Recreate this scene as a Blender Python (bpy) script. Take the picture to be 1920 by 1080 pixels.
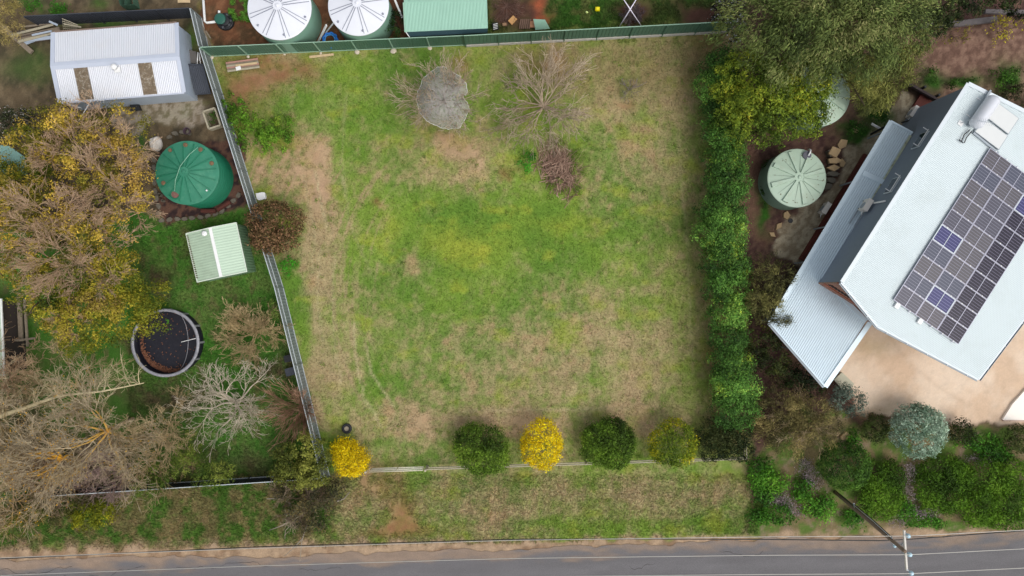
import bpy, math, random
import numpy as np
from mathutils import Vector, Matrix
for o in list(bpy.data.objects): bpy.data.objects.remove(o)
SC = bpy.context.scene
COL = SC.collection
rnd = random.Random(7)
rng = np.random.default_rng(11)

# ------------------------------------------------------------------ camera, sky, sun
H = 50.0; FPX = 1280.0
cam = bpy.data.cameras.new('camera'); cam.lens = 24; cam.sensor_width = 36; cam.clip_end = 2000; cam.clip_start = 1
co = bpy.data.objects.new('camera', cam); co.location = (0, 0, H); COL.objects.link(co); SC.camera = co
SUN_EL, SUN_AZ = math.radians(56), math.radians(128)       # azimuth clockwise from +Y
W = bpy.data.worlds.new('World'); SC.world = W; W.use_nodes = True
nt = W.node_tree; bg = nt.nodes['Background']
sky = nt.nodes.new('ShaderNodeTexSky'); sky.sky_type = 'NISHITA'; sky.sun_disc = False
sky.sun_elevation = SUN_EL; sky.sun_rotation = SUN_AZ; sky.dust_density = 3.0; sky.air_density = 1.0
hs = nt.nodes.new('ShaderNodeHueSaturation'); hs.inputs['Saturation'].default_value = 0.3
nt.links.new(sky.outputs[0], hs.inputs['Color']); nt.links.new(hs.outputs[0], bg.inputs[0])
bg.inputs[1].default_value = 0.15
sd = bpy.data.lights.new('sun', 'SUN'); sd.energy = 0.85; sd.angle = math.radians(40); sd.color = (1, 0.95, 0.88)
so = bpy.data.objects.new('sun', sd); COL.objects.link(so)
sv = Vector((math.sin(SUN_AZ)*math.cos(SUN_EL), math.cos(SUN_AZ)*math.cos(SUN_EL), math.sin(SUN_EL)))
so.rotation_euler = sv.to_track_quat('Z', 'Y').to_euler(); so.location = sv*60
SC.view_settings.view_transform = 'Standard'; SC.view_settings.look = 'None'
SC.view_settings.exposure = 0.4; SC.view_settings.gamma = 1

# ------------------------------------------------------------------ helpers
def P(px, py, h=0.0):
    s = (H-h)/FPX
    return Vector(((px-960)*s, -(py-540)*s, h))
def hit(px, py, p0, n):
    C = Vector((0, 0, H)); d = Vector(((px-960)/FPX, -(py-540)/FPX, -1))
    return C + d*(n.dot(p0-C)/n.dot(d))
def lin(c):
    c = np.asarray(c, float)/255
    return np.where(c <= .04045, c/12.92, ((c+.055)/1.055)**2.4)
def reg(o, parent=None):
    COL.objects.link(o)
    if parent is not None:
        o.parent = parent; o.matrix_parent_inverse = parent.matrix_basis.inverted()
    return o
def tag(o, label=None, cat=None, group=None, kind=None):
    if label: o['label'] = label
    if cat: o['category'] = cat
    if group: o['group'] = group
    if kind: o['kind'] = kind
    return o
def empty(name, loc, label, cat, group=None):
    o = bpy.data.objects.new(name, None); o.location = loc; o.empty_display_size = .3
    COL.objects.link(o); return tag(o, label, cat, group)
def part(name, src, parent, loc=(0, 0, 0), rot=(0, 0, 0)):
    o = bpy.data.objects.new(name, src); o.location = loc; o.rotation_euler = rot
    return reg(o, parent)

class MB:
    def __init__(s): s.v = []; s.f = []; s.m = []
    def add(s, vs, fs, mi=0):
        k = len(s.v); s.v += [tuple(v) for v in vs]; s.f += [tuple(k+i for i in f) for f in fs]; s.m += [mi]*len(fs); return s
    def box(s, c, size, rz=0, mi=0, rot=None):
        hx, hy, hz = [a/2 for a in size]
        R = rot if rot is not None else Matrix.Rotation(rz, 3, 'Z')
        c = Vector(c)
        vs = [c + R @ Vector((x*hx, y*hy, z*hz)) for z in (-1, 1) for x, y in ((-1, -1), (1, -1), (1, 1), (-1, 1))]
        return s.add(vs, [(3, 2, 1, 0), (4, 5, 6, 7), (0, 1, 5, 4), (1, 2, 6, 5), (2, 3, 7, 6), (3, 0, 4, 7)], mi)
    def bar(s, a, b, w, t=None, mi=0, up=(0, 0, 1)):
        a = Vector(a); b = Vector(b); d = b-a; L = d.length
        if L < 1e-6: return s
        x = d/L; u = Vector(up)
        if abs(x.dot(u)) > .98: u = Vector((1, 0, 0))
        y = u.cross(x).normalized(); z = x.cross(y)
        R = Matrix((x, y, z)).transposed()
        return s.box((a+b)/2, (L, w, t or w), rot=R, mi=mi)
    def prism(s, poly, z0, z1, mi=0, ztop=None):
        n = len(poly)
        ar = sum(poly[i][0]*poly[(i+1) % n][1]-poly[(i+1) % n][0]*poly[i][1] for i in range(n))
        if ar < 0: poly = poly[::-1]
        vs = [(p[0], p[1], z0) for p in poly] + [(p[0], p[1], ztop(p) if ztop else z1) for p in poly]
        fs = [tuple(range(n-1, -1, -1)), tuple(range(n, 2*n))] + [(i, (i+1) % n, n+(i+1) % n, n+i) for i in range(n)]
        return s.add(vs, fs, mi)
    def slab(s, pts, t, mi=0):        # 3-D polygon with thickness t downwards
        n = len(pts); pts = [Vector(p) for p in pts]
        nn = sum(((pts[i]-pts[0]).cross(pts[(i+1) % n]-pts[0]) for i in range(1, n-1)), Vector())
        if nn.z < 0: pts = pts[::-1]; nn = -nn
        nn.normalize()
        vs = [p-nn*t for p in pts]+pts
        fs = [tuple(range(n-1, -1, -1)), tuple(range(n, 2*n))] + [(i, (i+1) % n, n+(i+1) % n, n+i) for i in range(n)]
        return s.add(vs, fs, mi)
    def lathe(s, prof, c=(0, 0, 0), n=32, mi=0, cap=True):
        c = Vector(c); k = len(prof); vs = []; fs = []
        for r, z in prof:
            for i in range(n):
                a = 2*math.pi*i/n; vs.append(c+Vector((r*math.cos(a), r*math.sin(a), z)))
        for j in range(k-1):
            for i in range(n):
                fs.append((j*n+i, j*n+(i+1) % n, (j+1)*n+(i+1) % n, (j+1)*n+i))
        if cap: fs.append(tuple((k-1)*n+i for i in range(n)))
        return s.add(vs, fs, mi)
    def tube(s, pts, r, n=6, mi=0):
        pts = [Vector(p) for p in pts]; rs = r if isinstance(r, (list, tuple)) else [r]*len(pts)
        vs = []; fs = []
        for i, p in enumerate(pts):
            t = (pts[min(i+1, len(pts)-1)]-pts[max(i-1, 0)]).normalized()
            u = t.cross(Vector((0, 0, 1)));
            if u.length < .05: u = t.cross(Vector((1, 0, 0)))
            u.normalize(); w = t.cross(u)
            for k in range(n):
                a = 2*math.pi*k/n; vs.append(p+(u*math.cos(a)+w*math.sin(a))*rs[i])
        for i in range(len(pts)-1):
            for k in range(n):
                fs.append((i*n+k, i*n+(k+1) % n, (i+1)*n+(k+1) % n, (i+1)*n+k))
        fs.append(tuple(range(n-1, -1, -1))); fs.append(tuple((len(pts)-1)*n+k for k in range(n)))
        return s.add(vs, fs, mi)
    def mesh(s, name, mats, smooth=False, uv=None):
        me = bpy.data.meshes.new(name); me.from_pydata(s.v, [], s.f)
        for m in (mats if isinstance(mats, (list, tuple)) else [mats]): me.materials.append(m)
        if any(s.m): me.polygons.foreach_set('material_index', s.m)
        if smooth: me.polygons.foreach_set('use_smooth', [True]*len(s.f))
        if uv:
            l = me.uv_layers.new(name='UVMap'); l.data.foreach_set('uv', uv)
        me.update(); return me
    def build(s, name, mats, parent=None, smooth=False, **k):
        return tag(part(name, s.mesh(name, mats, smooth), parent), **k)

def npmesh(name, v, f, mat, cols=None, smooth=False):
    """v (N,3), f (M,k) numpy"""
    me = bpy.data.meshes.new(name)
    M, k = f.shape
    me.vertices.add(len(v)); me.vertices.foreach_set('co', np.ascontiguousarray(v, np.float32).ravel())
    me.loops.add(M*k); me.loops.foreach_set('vertex_index', np.ascontiguousarray(f, np.int32).ravel())
    me.polygons.add(M); me.polygons.foreach_set('loop_start', np.arange(0, M*k, k, dtype=np.int32))
    if smooth: me.polygons.foreach_set('use_smooth', np.ones(M, bool))
    me.materials.append(mat)
    if cols is not None:
        a = me.color_attributes.new('Col', 'FLOAT_COLOR', 'POINT')
        c = np.ones((len(v), 4), np.float32); c[:, :cols.shape[1]] = np.clip(cols, 0, 1); a.data.foreach_set('color', c.ravel())
    me.update(calc_edges=True); return me

# noise
_T = np.random.default_rng(3).random((16, 256, 256))
def vn(x, y, s=0):
    xi = np.floor(x).astype(int); yi = np.floor(y).astype(int); fx = x-xi; fy = y-yi
    fx = fx*fx*(3-2*fx); fy = fy*fy*(3-2*fy); t = _T[s % 16]
    a = t[xi & 255, yi & 255]; b = t[(xi+1) & 255, yi & 255]; c = t[xi & 255, (yi+1) & 255]; d = t[(xi+1) & 255, (yi+1) & 255]
    return (a*(1-fx)+b*fx)*(1-fy)+(c*(1-fx)+d*fx)*fy
def fbm(x, y, s=0, o=4):
    r = 0; a = .5; tot = 0
    for i in range(o):
        r = r+a*vn(x*2**i+37.3*i, y*2**i+11.7*i, s+i); tot += a; a *= .55
    return r/tot
def sm(a, b, x):
    t = np.clip((x-a)/(b-a), 0, 1); return t*t*(3-2*t)

# materials
def node_mat(name):
    m = bpy.data.materials.new(name); m.use_nodes = True
    return m, m.node_tree, m.node_tree.nodes['Principled BSDF']
def pm(name, rgb, rough=.6, metal=0.0, var=.15, scale=2.0, bump=0.0, bscale=40, dirt=None, dscale=1.2, damt=.5, spec=.4):
    m, t, b = node_mat(name); c = lin(rgb)
    tc = t.nodes.new('ShaderNodeTexCoord')
    n = t.nodes.new('ShaderNodeTexNoise'); n.inputs['Scale'].default_value = scale; n.inputs['Detail'].default_value = 6
    t.links.new(tc.outputs['Object'], n.inputs['Vector'])
    mx = t.nodes.new('ShaderNodeMix'); mx.data_type = 'RGBA'
    mx.inputs[6].default_value = (*[float(x*(1-var)) for x in c], 1); mx.inputs[7].default_value = (*[float(min(1, x*(1+var))) for x in c], 1)
    t.links.new(n.outputs[0], mx.inputs[0]); out = mx.outputs[2]
    if dirt is not None:
        n2 = t.nodes.new('ShaderNodeTexNoise'); n2.inputs['Scale'].default_value = dscale; n2.inputs['Detail'].default_value = 8; n2.inputs['Roughness'].default_value = .7
        t.links.new(tc.outputs['Object'], n2.inputs['Vector'])
        r = t.nodes.new('ShaderNodeMapRange'); r.inputs[1].default_value = .5; r.inputs[2].default_value = .75; r.inputs[4].default_value = damt
        t.links.new(n2.outputs[0], r.inputs[0])
        m2 = t.nodes.new('ShaderNodeMix'); m2.data_type = 'RGBA'; d = lin(dirt); m2.inputs[7].default_value = (*map(float, d), 1)
        t.links.new(r.outputs[0], m2.inputs[0]); t.links.new(out, m2.inputs[6]); out = m2.outputs[2]
    t.links.new(out, b.inputs['Base Color'])
    b.inputs['Roughness'].default_value = rough; b.inputs['Metallic'].default_value = metal
    b.inputs['Specular IOR Level'].default_value = spec
    if bump:
        n3 = t.nodes.new('ShaderNodeTexNoise'); n3.inputs['Scale'].default_value = bscale; n3.inputs['Detail'].default_value = 4
        bp = t.nodes.new('ShaderNodeBump'); bp.inputs['Strength'].default_value = bump; bp.inputs['Distance'].default_value = .02
        t.links.new(tc.outputs['Object'], n3.inputs['Vector'])
        t.links.new(n3.outputs[0], bp.inputs['Height']); t.links.new(bp.outputs[0], b.inputs['Normal'])
    return m
def attr_mat(name, rough=.8, fine=0.0, fscale=12, trans=0.0, bump=0.0):
    m, t, b = node_mat(name)
    a = t.nodes.new('ShaderNodeAttribute'); a.attribute_name = 'Col'; out = a.outputs['Color']
    tc = t.nodes.new('ShaderNodeTexCoord')
    if fine:
        n = t.nodes.new('ShaderNodeTexNoise'); n.inputs['Scale'].default_value = fscale; n.inputs['Detail'].default_value = 5; n.inputs['Roughness'].default_value = .8
        t.links.new(tc.outputs['Object'], n.inputs['Vector'])
        r = t.nodes.new('ShaderNodeMapRange'); r.inputs[1].default_value = .3; r.inputs[2].default_value = .7
        r.inputs[3].default_value = 1-fine; r.inputs[4].default_value = 1+fine
        t.links.new(n.outputs[0], r.inputs[0])
        v = t.nodes.new('ShaderNodeVectorMath'); v.operation = 'SCALE'
        k1_ = t.nodes.new('ShaderNodeMath'); k1_.operation = 'SUBTRACT'; k1_.inputs[1].default_value = 1; t.links.new(r.outputs[0], k1_.inputs[0])
        k2_ = t.nodes.new('ShaderNodeMath'); k2_.operation = 'MULTIPLY_ADD'; k2_.inputs[2].default_value = 1; t.links.new(k1_.outputs[0], k2_.inputs[0]); t.links.new(a.outputs['Alpha'], k2_.inputs[1])
        t.links.new(out, v.inputs[0]); t.links.new(k2_.outputs[0], v.inputs['Scale']); out = v.outputs[0]
        if bump:
            bp = t.nodes.new('ShaderNodeBump'); bp.inputs['Strength'].default_value = bump; bp.inputs['Distance'].default_value = .03
            t.links.new(n.outputs[0], bp.inputs['Height']); t.links.new(bp.outputs[0], b.inputs['Normal'])
    t.links.new(out, b.inputs['Base Color']); b.inputs['Roughness'].default_value = rough
    b.inputs['Specular IOR Level'].default_value = .2
    if trans:
        tr = t.nodes.new('ShaderNodeBsdfTranslucent'); t.links.new(out, tr.inputs['Color'])
        mx = t.nodes.new('ShaderNodeMixShader'); mx.inputs[0].default_value = trans
        t.links.new(b.outputs[0], mx.inputs[1]); t.links.new(tr.outputs[0], mx.inputs[2])
        t.links.new(mx.outputs[0], t.nodes['Material Output'].inputs['Surface'])
    return m
M_LEAF = attr_mat('leaf', .7, trans=.25)
M_TWIG = attr_mat('bark_twigs', .85)
M_GROUND = attr_mat('ground_soil_and_turf', .95, fine=.27, fscale=9, bump=.5)
M_GRASS = attr_mat('grass_blades', .8, trans=.2)
M_ROAD = attr_mat('asphalt', .9, fine=.3, fscale=20, bump=.5)
M_BARK = pm('bark', (105, 88, 72), .9, var=.35, scale=6, bump=.6)
M_BARKG = pm('grey_bark', (140, 130, 115), .9, var=.3, scale=6, bump=.6)

# ------------------------------------------------------------------ ground
def polymask(X, Y, pts, soft=12):
    d2 = np.full(X.shape, 1e18); ins = np.zeros(X.shape, bool); n = len(pts)
    for i in range(n):
        ax, ay = pts[i]; bx, by = pts[(i+1) % n]; ex, ey = bx-ax, by-ay
        t = np.clip(((X-ax)*ex+(Y-ay)*ey)/(ex*ex+ey*ey+1e-9), 0, 1)
        d2 = np.minimum(d2, (X-ax-t*ex)**2+(Y-ay-t*ey)**2)
        c = ((ay > Y) != (by > Y)); xi = ex*(Y-ay)/(ey if abs(ey) > 1e-9 else 1e-9)+ax
        ins ^= c & (X < xi)
    d = np.sqrt(d2); d = np.where(ins, d, -d)
    return sm(-soft/2, soft/2, d)
def blob(X, Y, cx, cy, rx, ry, ang=0, k=1.0):
    a = math.radians(ang); dx = X-cx; dy = Y-cy
    u = (dx*math.cos(a)+dy*math.sin(a))/rx; v = (-dx*math.sin(a)+dy*math.cos(a))/ry
    return np.exp(-(u*u+v*v)*k)
EDGE = [(-3000, 1120), (-200, 1056), (0, 1050), (480, 1044), (700, 1037), (960, 1029), (1200, 1019), (1440, 1011), (1700, 1006), (1850, 1000), (1920, 993), (2200, 982), (5000, 900)]
def road_edge(X): return np.interp(X, [e[0] for e in EDGE], [e[1] for e in EDGE])
GRN, GRD, TAN, YEL, SOIL = map(lin, [(118, 146, 54), (98, 132, 48), (164, 150, 110), (160, 166, 62), (142, 98, 66)])
def ground_rgb(X, Y):
    n1 = fbm(X/70, Y/70, 0, 5); n2 = fbm(X/22, Y/22, 3, 4); n3 = fbm(X/7, Y/7, 6, 3); n4 = fbm(X/130, Y/130, 9, 4)
    wx = X+(fbm(X/35, Y/35, 5)-.5)*46; wy = Y+(fbm(X/35, Y/35, 8)-.5)*46
    B = lambda *a, **k: blob(wx, wy, *a, **k)
    g = lambda m, a, b: a*(1-m[..., None])+b*m[..., None]
    S = lambda c: np.broadcast_to(lin(c), X.shape+(3,))
    n5 = fbm(X/11+5, Y/16, 12, 4)
    # lawn and verge: green to straw
    T = .34+(n1-.5)*1.1+(n2-.5)*.6+(n5-.5)*.65+(n3-.5)*.6
    for a in [(560, 300, 80, 60, 0, .6), (600, 400, 28, 130, 0, .5), (580, 560, 34, 190, 0, .5), (640, 690, 50, 110, 0, .4), (1120, 660, 260, 120, 0, .34), (1020, 790, 400, 30, 0, .45),
              (1200, 150, 160, 75, 0, .45), (1240, 330, 70, 130, 0, .35), (860, 300, 90, 50, 0, .3), (980, 950, 330, 45, 0, .4), (1280, 925, 130, 28, 0, .35), (570, 130, 60, 40, 0, .3),
              (1040, 110, 110, 35, 0, .3), (840, 260, 50, 30, 0, .3), (740, 800, 70, 40, 0, .3)]:
        T = T+B(*a[:5])*a[5]*1.35
    for a in [(700, 210, 140, 60, 0, .35), (1010, 430, 210, 75, 0, .6), (800, 420, 160, 60, 0, .35), (700, 130, 200, 22, 0, .4), (900, 560, 260, 50, 0, .3), (560, 600, 30, 80, 0, .7), (640, 260, 30, 90, 0, .3),
              (730, 720, 60, 40, 0, .3), (570, 900, 350, 22, 0, .1), (1180, 985, 260, 18, 0, .35), (860, 960, 60, 40, 0, .2), (930, 210, 40, 60, 0, .4), (1240, 220, 40, 30, 0, .35), (625, 840, 28, 34, 0, .6), (1300, 690, 30, 60, 0, .3), (500, 250, 50, 50, 0, .5)]:
        T = T-B(*a[:5])*a[5]
    # mowing arcs on the left, passes across the bottom
    rr = np.hypot((X-1010)/1.0, (Y-560)*1.0)
    arc = sm(.56, .78, fbm(rr/7, np.arctan2(Y-560, X-1010)*3, 12, 3))*sm(780, 700, X)*sm(180, 300, Y)*sm(860, 780, Y)
    T = T+(arc-.35)*.5*sm(800, 690, X)*sm(180, 300, Y)*sm(860, 780, Y)+B(598, 560, 40, 230)*.3-B(545, 600, 22, 70)*.3
    row = fbm(X/240, Y/8, 13, 3); T = T+(row-.5)*.5*sm(520, 640, Y)*sm(760, 820, X)
    T = sm(-.25, 1.25, T); T = T*.85+.15*sm(.3, .8, T+(n5-.5)*1.6)
    m_p = np.clip(B(560, 320, 110, 120)*.9+B(840, 270, 160, 60)*.6+B(1000, 800, 380, 40)*.5+(n1-.5), 0, 1)[..., None]
    c = g(T, g(sm(.35, .65, n4), GRN, GRD), (TAN*(1-m_p)+lin((176, 144, 116))*m_p)*(.82+.36*n2[..., None]))
    c = g(np.clip(sm(.56, .8, fbm(X/45, Y/30, 10, 4))*.55*(1-T*.6)+B(860, 460, 60, 28)*.7+B(1060, 420, 60, 18)*.4+B(730, 425, 16, 30)*.5, 0, 1), c, YEL)
    c = g(np.clip(sm(.5, .8, n2)*.5*sm(.5, .62, n4)*T, 0, 1), c, lin((162, 128, 98)))
    # mower and wheel lines
    for pts, k_ in (([(592, 320), (598, 370), (612, 425)], .7), ([(640, 330), (650, 360)], .5), ([(664, 608), (668, 680), (682, 745), (716, 800)], .6), ([(688, 650), (696, 700), (738, 760)], .6), ([(628, 480), (622, 560), (628, 660), (640, 720)], .4),
                    ([(600, 470), (596, 560), (604, 640)], .4), ([(860, 771), (1000, 768), (1180, 766)], .4), ([(570, 330), (590, 440), (585, 520)], .35), ([(1270, 250), (1290, 480), (1300, 700)], .25), ([(650, 180), (640, 300), (655, 420), (700, 520)], .25)):
        d_ = np.full(X.shape, 1e9)
        for (ax, ay), (bx, by) in zip(pts[:-1], pts[1:]):
            t_ = np.clip(((X-ax)*(bx-ax)+(Y-ay)*(by-ay))/((bx-ax)**2+(by-ay)**2), 0, 1); d_ = np.minimum(d_, np.hypot(X-ax-t_*(bx-ax)+(n2-.5)*9, Y-ay-t_*(by-ay)))
        c = g(np.clip(np.exp(-(d_/2.6)**2)*k_*(.4+1.1*n3), 0, 1), c, lin((188, 176, 136)))
    for a in [(520, 135, 70, 26, .9), (460, 165, 50, 45, .8), (1020, 120, 40, 34, .55), (755, 965, 22, 55, .7), (745, 1000, 70, 14, .7), (860, 115, 20, 14, .6), (980, 890, 18, 12, .3), (705, 905, 60, 40, .35), (530, 270, 40, 20, .2),
              (1380, 900, 30, 18, .2), (1170, 200, 16, 10, .5), (830, 255, 50, 16, .4), (950, 320, 10, 8, .6), (710, 385, 9, 9, .6), (1340, 660, 14, 200, .35), (1330, 80, 40, 60, .45)]:
        c = g(np.clip(B(*a[:4])*a[4]*(.35+1.2*n2), 0, 1), c, lin((138, 92, 68)))
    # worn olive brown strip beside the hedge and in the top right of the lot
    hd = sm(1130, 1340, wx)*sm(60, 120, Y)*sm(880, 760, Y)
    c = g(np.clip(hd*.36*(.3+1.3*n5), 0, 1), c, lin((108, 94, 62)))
    c = g(np.clip(B(1150, 130, 170, 60)*.5*(.4+n5), 0, 1), c, lin((122, 106, 66)))
    # region colours
    def mix(pts, col, soft=14, amt=1.0):
        nonlocal c
        c = g(polymask(wx, wy, pts, soft)*amt, c, col)
    gy = g(sm(.42, .62, n2*.5+n1*.5), S((72, 120, 42)), S((96, 122, 58)))
    gy = g(sm(.55, .72, n5)*.6, gy, S((110, 100, 68)))
    for a in [(330, 755, 70, 30, .8), (250, 735, 60, 30, .5), (140, 860, 160, 60, .8), (510, 690, 26, 16, .8), (470, 870, 50, 30, .7), (290, 525, 30, 25, .8), (30, 780, 60, 90, .7), (360, 495, 16, 22, .6), (545, 670, 14, 60, .6), (250, 650, 30, 30, .6)]:
        gy = g(np.clip(B(*a[:4])*a[4]*(.5+n2), 0, 1), gy, lin((88, 68, 56))*(.75+.5*n3[..., None]))
    mix([(250, 395), (474, 392), (505, 480), (612, 880), (505, 905), (-800, 960), (-800, 560)], gy)
    dk = g(sm(.35, .7, n2), S((98, 84, 64)), S((72, 64, 50))); dk = g(sm(.45, .75, n5)*.5, dk, S((126, 110, 86)))
    mix([(-900, -900), (352, -900), (368, 60), (474, 392), (250, 400), (-900, 560)], dk)
    for a in [(110, 20, 14, 16, .9), (62, 10, 20, 12, .6), (60, 125, 60, 30, .35), (185, 10, 16, 12, .5), (270, 225, 14, 22, .8), (340, 207, 14, 10, .7), (310, 215, 18, 14, .5), (200, 45, 80, 9, .6), (360, 200, 30, 10, .3), (262, 268, 12, 16, .7), (355, 75, 12, 30, .6)]:
        c = g(np.clip(B(*a[:4])*a[4]*1.2, 0, 1), c, lin((60, 104, 30)))
    mix([(195, 198), (375, 186), (392, 232), (300, 232), (245, 262), (200, 225)], g(sm(.45, .6, n3), S((168, 156, 140)), S((120, 108, 90))), 12, .75)
    mix([(290, 275), (330, 262), (450, 262), (470, 390), (300, 418)], g(sm(.4, .6, n3), S((58, 44, 44)), S((98, 72, 60))), 8)
    red = g(sm(.4, .65, n2), S((108, 72, 50)), S((86, 66, 46))); red = g(sm(.5, .66, n3)*.5, red, S((130, 92, 66)))
    mix([(364, -900), (765, -900), (765, 78), (395, 100), (366, 40)], red, 8)
    tg = g(sm(.5, .62, n2), S((56, 92, 30)), S((86, 96, 48)))
    mix([(748, -900), (1420, -900), (1400, 40), (765, 80)], tg, 16)
    for a in [(960, 20, 40, 40, .95), (1000, 30, 26, 24, .9), (1190, 25, 36, 26, .95), (1330, 30, 70, 30, .9), (760, 10, 20, 40, .5), (1290, 15, 20, 14, .4), (1010, 2, 16, 8, .5)]:
        c = g(np.clip(B(*a[:4])*a[4]*1.3, 0, 1), c, lin((84, 58, 48))*(.7+.6*n3[..., None]))
    for a in [(1015, 33, 12, 10), (1005, 10, 12, 10)]: c = g(np.clip(B(*a)*.9, 0, 1), c, lin((160, 84, 56)))
    mu = g(sm(.38, .66, n3*.5+n5*.5), S((76, 54, 50)), S((104, 80, 68))); mu = g(sm(.55, .7, n5)*.6, mu, S((84, 64, 52)))
    mix([(1388, 60), (1420, -900), (3800, -900), (3800, 900), (1900, 1000), (1400, 1000), (1405, 860), (1392, 700)], mu)
    mix([(1700, 60), (1960, 40), (1960, 230), (1840, 170), (1760, 190), (1700, 150)], g(sm(.36, .66, n3*.5+n5*.5), S((106, 80, 68)), S((138, 110, 94))), 20, .9)
    mix([(1390, 280), (1430, 290), (1425, 370), (1450, 440), (1420, 470), (1395, 400)], S((112, 84, 68)), 16, .6)
    gr = g(sm(.4, .6, n3), S((178, 166, 140)), S((142, 128, 104)))
    mix([(1685, 170), (1735, 200), (1700, 240), (1640, 300), (1560, 420), (1500, 495), (1445, 475), (1455, 430), (1500, 400), (1560, 340), (1620, 240)], gr, 10, .95)
    for a in [(1645, 215, 26, 22), (1605, 243, 26, 14), (1600, 265, 16, 14), (1560, 150, 20, 20), (1740, 150, 22, 26), (1800, 150, 40, 14), (1430, 400, 10, 40), (1890, 150, 30, 30)]:
        c = g(np.clip(B(*a)*1.1, 0, 1), c, lin((48, 88, 26))*(.6+.8*n3[..., None]))
    dr = g(sm(.35, .65, n1), S((228, 206, 182)), S((214, 186, 158))); dr = g(sm(.55, .7, n3)*.22, dr, S((186, 160, 132))); rt_ = np.hypot(X-1980, Y-420); dr = g(np.clip((np.exp(-((rt_-330)/5)**2)+np.exp(-((rt_-376)/5)**2))*.3*n5*1.6, 0, 1), dr, S((190, 164, 138)))
    mix([(1640, 590), (1600, 640), (1562, 700), (1610, 758), (1670, 783), (1790, 792), (1900, 800), (2300, 800), (2300, 300), (1800, 380)], dr, 9)
    c = g(np.clip(B(1650, 640, 50, 26)*.5+B(1640, 765, 40, 16)*.35, 0, 1), c, lin((160, 138, 96)))
    lr = g(sm(.42, .6, n2), S((86, 108, 46)), S((116, 104, 72))); lr = g(sm(.55, .7, n5)*.7, lr, S((134, 116, 96)))
    mix([(1405, 860), (1500, 760), (1620, 790), (1900, 802), (3000, 800), (3000, 1010), (1405, 1010)], lr, 14)
    vg = g(sm(.4, .62, n2), S((72, 104, 36)), S((112, 106, 66))); vg = g(sm(.52, .7, n5)*.7, vg, S((138, 120, 82)))
    mix([(-900, 915), (520, 885), (640, 930), (620, 1012), (-900, 1060)], vg, 30)
    # dirt shoulder
    e = road_edge(X); w = np.interp(X, [0, 500, 750, 1000, 1300, 1500, 1920], [28, 26, 22, 13, 7, 6, 6])
    sh = sm(-w-10, -w*.5, (Y-e)+(n2-.5)*26)
    c = g(sh, c, g(sm(.35, .6, n2), S((140, 114, 90)), S((164, 140, 114)))*(.8+.4*n3[..., None]))
    c = g(sm(5, 40, Y-e-200), c, vg)
    c = c*(.86+.28*n3[..., None])
    return np.clip(c*0.92, 0, 1)
def axis(lo, hi, step, far):
    a = np.arange(lo, hi+step/2, step); g1 = [hi+step*1.13**k for k in range(1, 160) if step*1.13**k < far]; g0 = [lo-step*1.13**k for k in range(1, 160) if step*1.13**k < far]
    return np.concatenate([g0[::-1], a, g1])
gx = axis(-39, 39, .14, 900); gyy = axis(-22.5, 22.5, .14, 900)
XX, YY = np.meshgrid(gx, gyy, indexing='ij')
MX, MY = 960+XX*25.6, 540-YY*25.6
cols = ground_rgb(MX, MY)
grain = 1-.72*polymask(MX, MY, [(1600, 640), (1562, 700), (1610, 758), (1670, 783), (1790, 792), (1900, 800), (2300, 800), (2300, 300), (1800, 380)], 30)
rough = (fbm(MX/9, MY/9, 2, 3)-.5)*.07+(fbm(MX/60, MY/60, 4, 3)-.5)*.10
offroad = sm(0, 40, road_edge(MX)-MY)+sm(0, 30, MY-road_edge(MX)-185)
ZZ = np.where(np.abs(XX) < 45, rough, 0)*np.clip(offroad, 0, 1)-.02
ni, nj = XX.shape
idx = np.arange(ni*nj).reshape(ni, nj)
F4 = np.stack([idx[:-1, :-1], idx[1:, :-1], idx[1:, 1:], idx[:-1, 1:]], -1).reshape(-1, 4)
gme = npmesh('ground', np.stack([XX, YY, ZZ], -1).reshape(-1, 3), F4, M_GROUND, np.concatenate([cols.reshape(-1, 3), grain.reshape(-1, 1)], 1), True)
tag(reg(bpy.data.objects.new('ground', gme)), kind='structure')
# road
rx = axis(-39, 39, .25, 900); dd = np.concatenate([np.arange(0, 2.4, .12), np.arange(2.5, 7.3, .4)])
RX, RD = np.meshgrid(rx, dd, indexing='ij'); RMX = 960+RX*25.6
jag = (fbm(RMX/30, RMX*0, 5, 4)-.5)*.7
RY = (540-road_edge(RMX))/25.6-RD-jag*np.clip(1-RD/1.5, 0, 1)
k1 = fbm(RMX/60, RD*2, 1, 5); k2 = fbm(RMX/14, RD*4, 7, 4)
asp = lin((101, 99, 100)); dust = lin((146, 126, 108))
m_ = np.clip(sm(1.0, 0.0, RD+(k1-.5)*2.2)*.9*np.interp(RMX, [0, 900, 1300, 1920], [1, .9, .75, .9]), 0, 1)[..., None]
rc = (asp*(.86+.3*k1[..., None]))*(1-m_)+dust*(.75+.4*k2[..., None])*m_
wl = (np.exp(-((RD-1.9)/.35)**2)+np.exp(-((RD-3.6)/.35)**2))*.10; rc = rc*(1+wl[..., None])
# fine crack lines near the edge on the left
ni, nj = RX.shape; idx = np.arange(ni*nj).reshape(ni, nj)
F4 = np.stack([idx[:-1, :-1], idx[:-1, 1:], idx[1:, 1:], idx[1:, :-1]], -1).reshape(-1, 4)
tag(reg(bpy.data.objects.new('road', npmesh('road', np.stack([RX, RY, np.full(RX.shape, .012)], -1).reshape(-1, 3), F4, M_ROAD, rc.reshape(-1, 3), True))), kind='structure')

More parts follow.
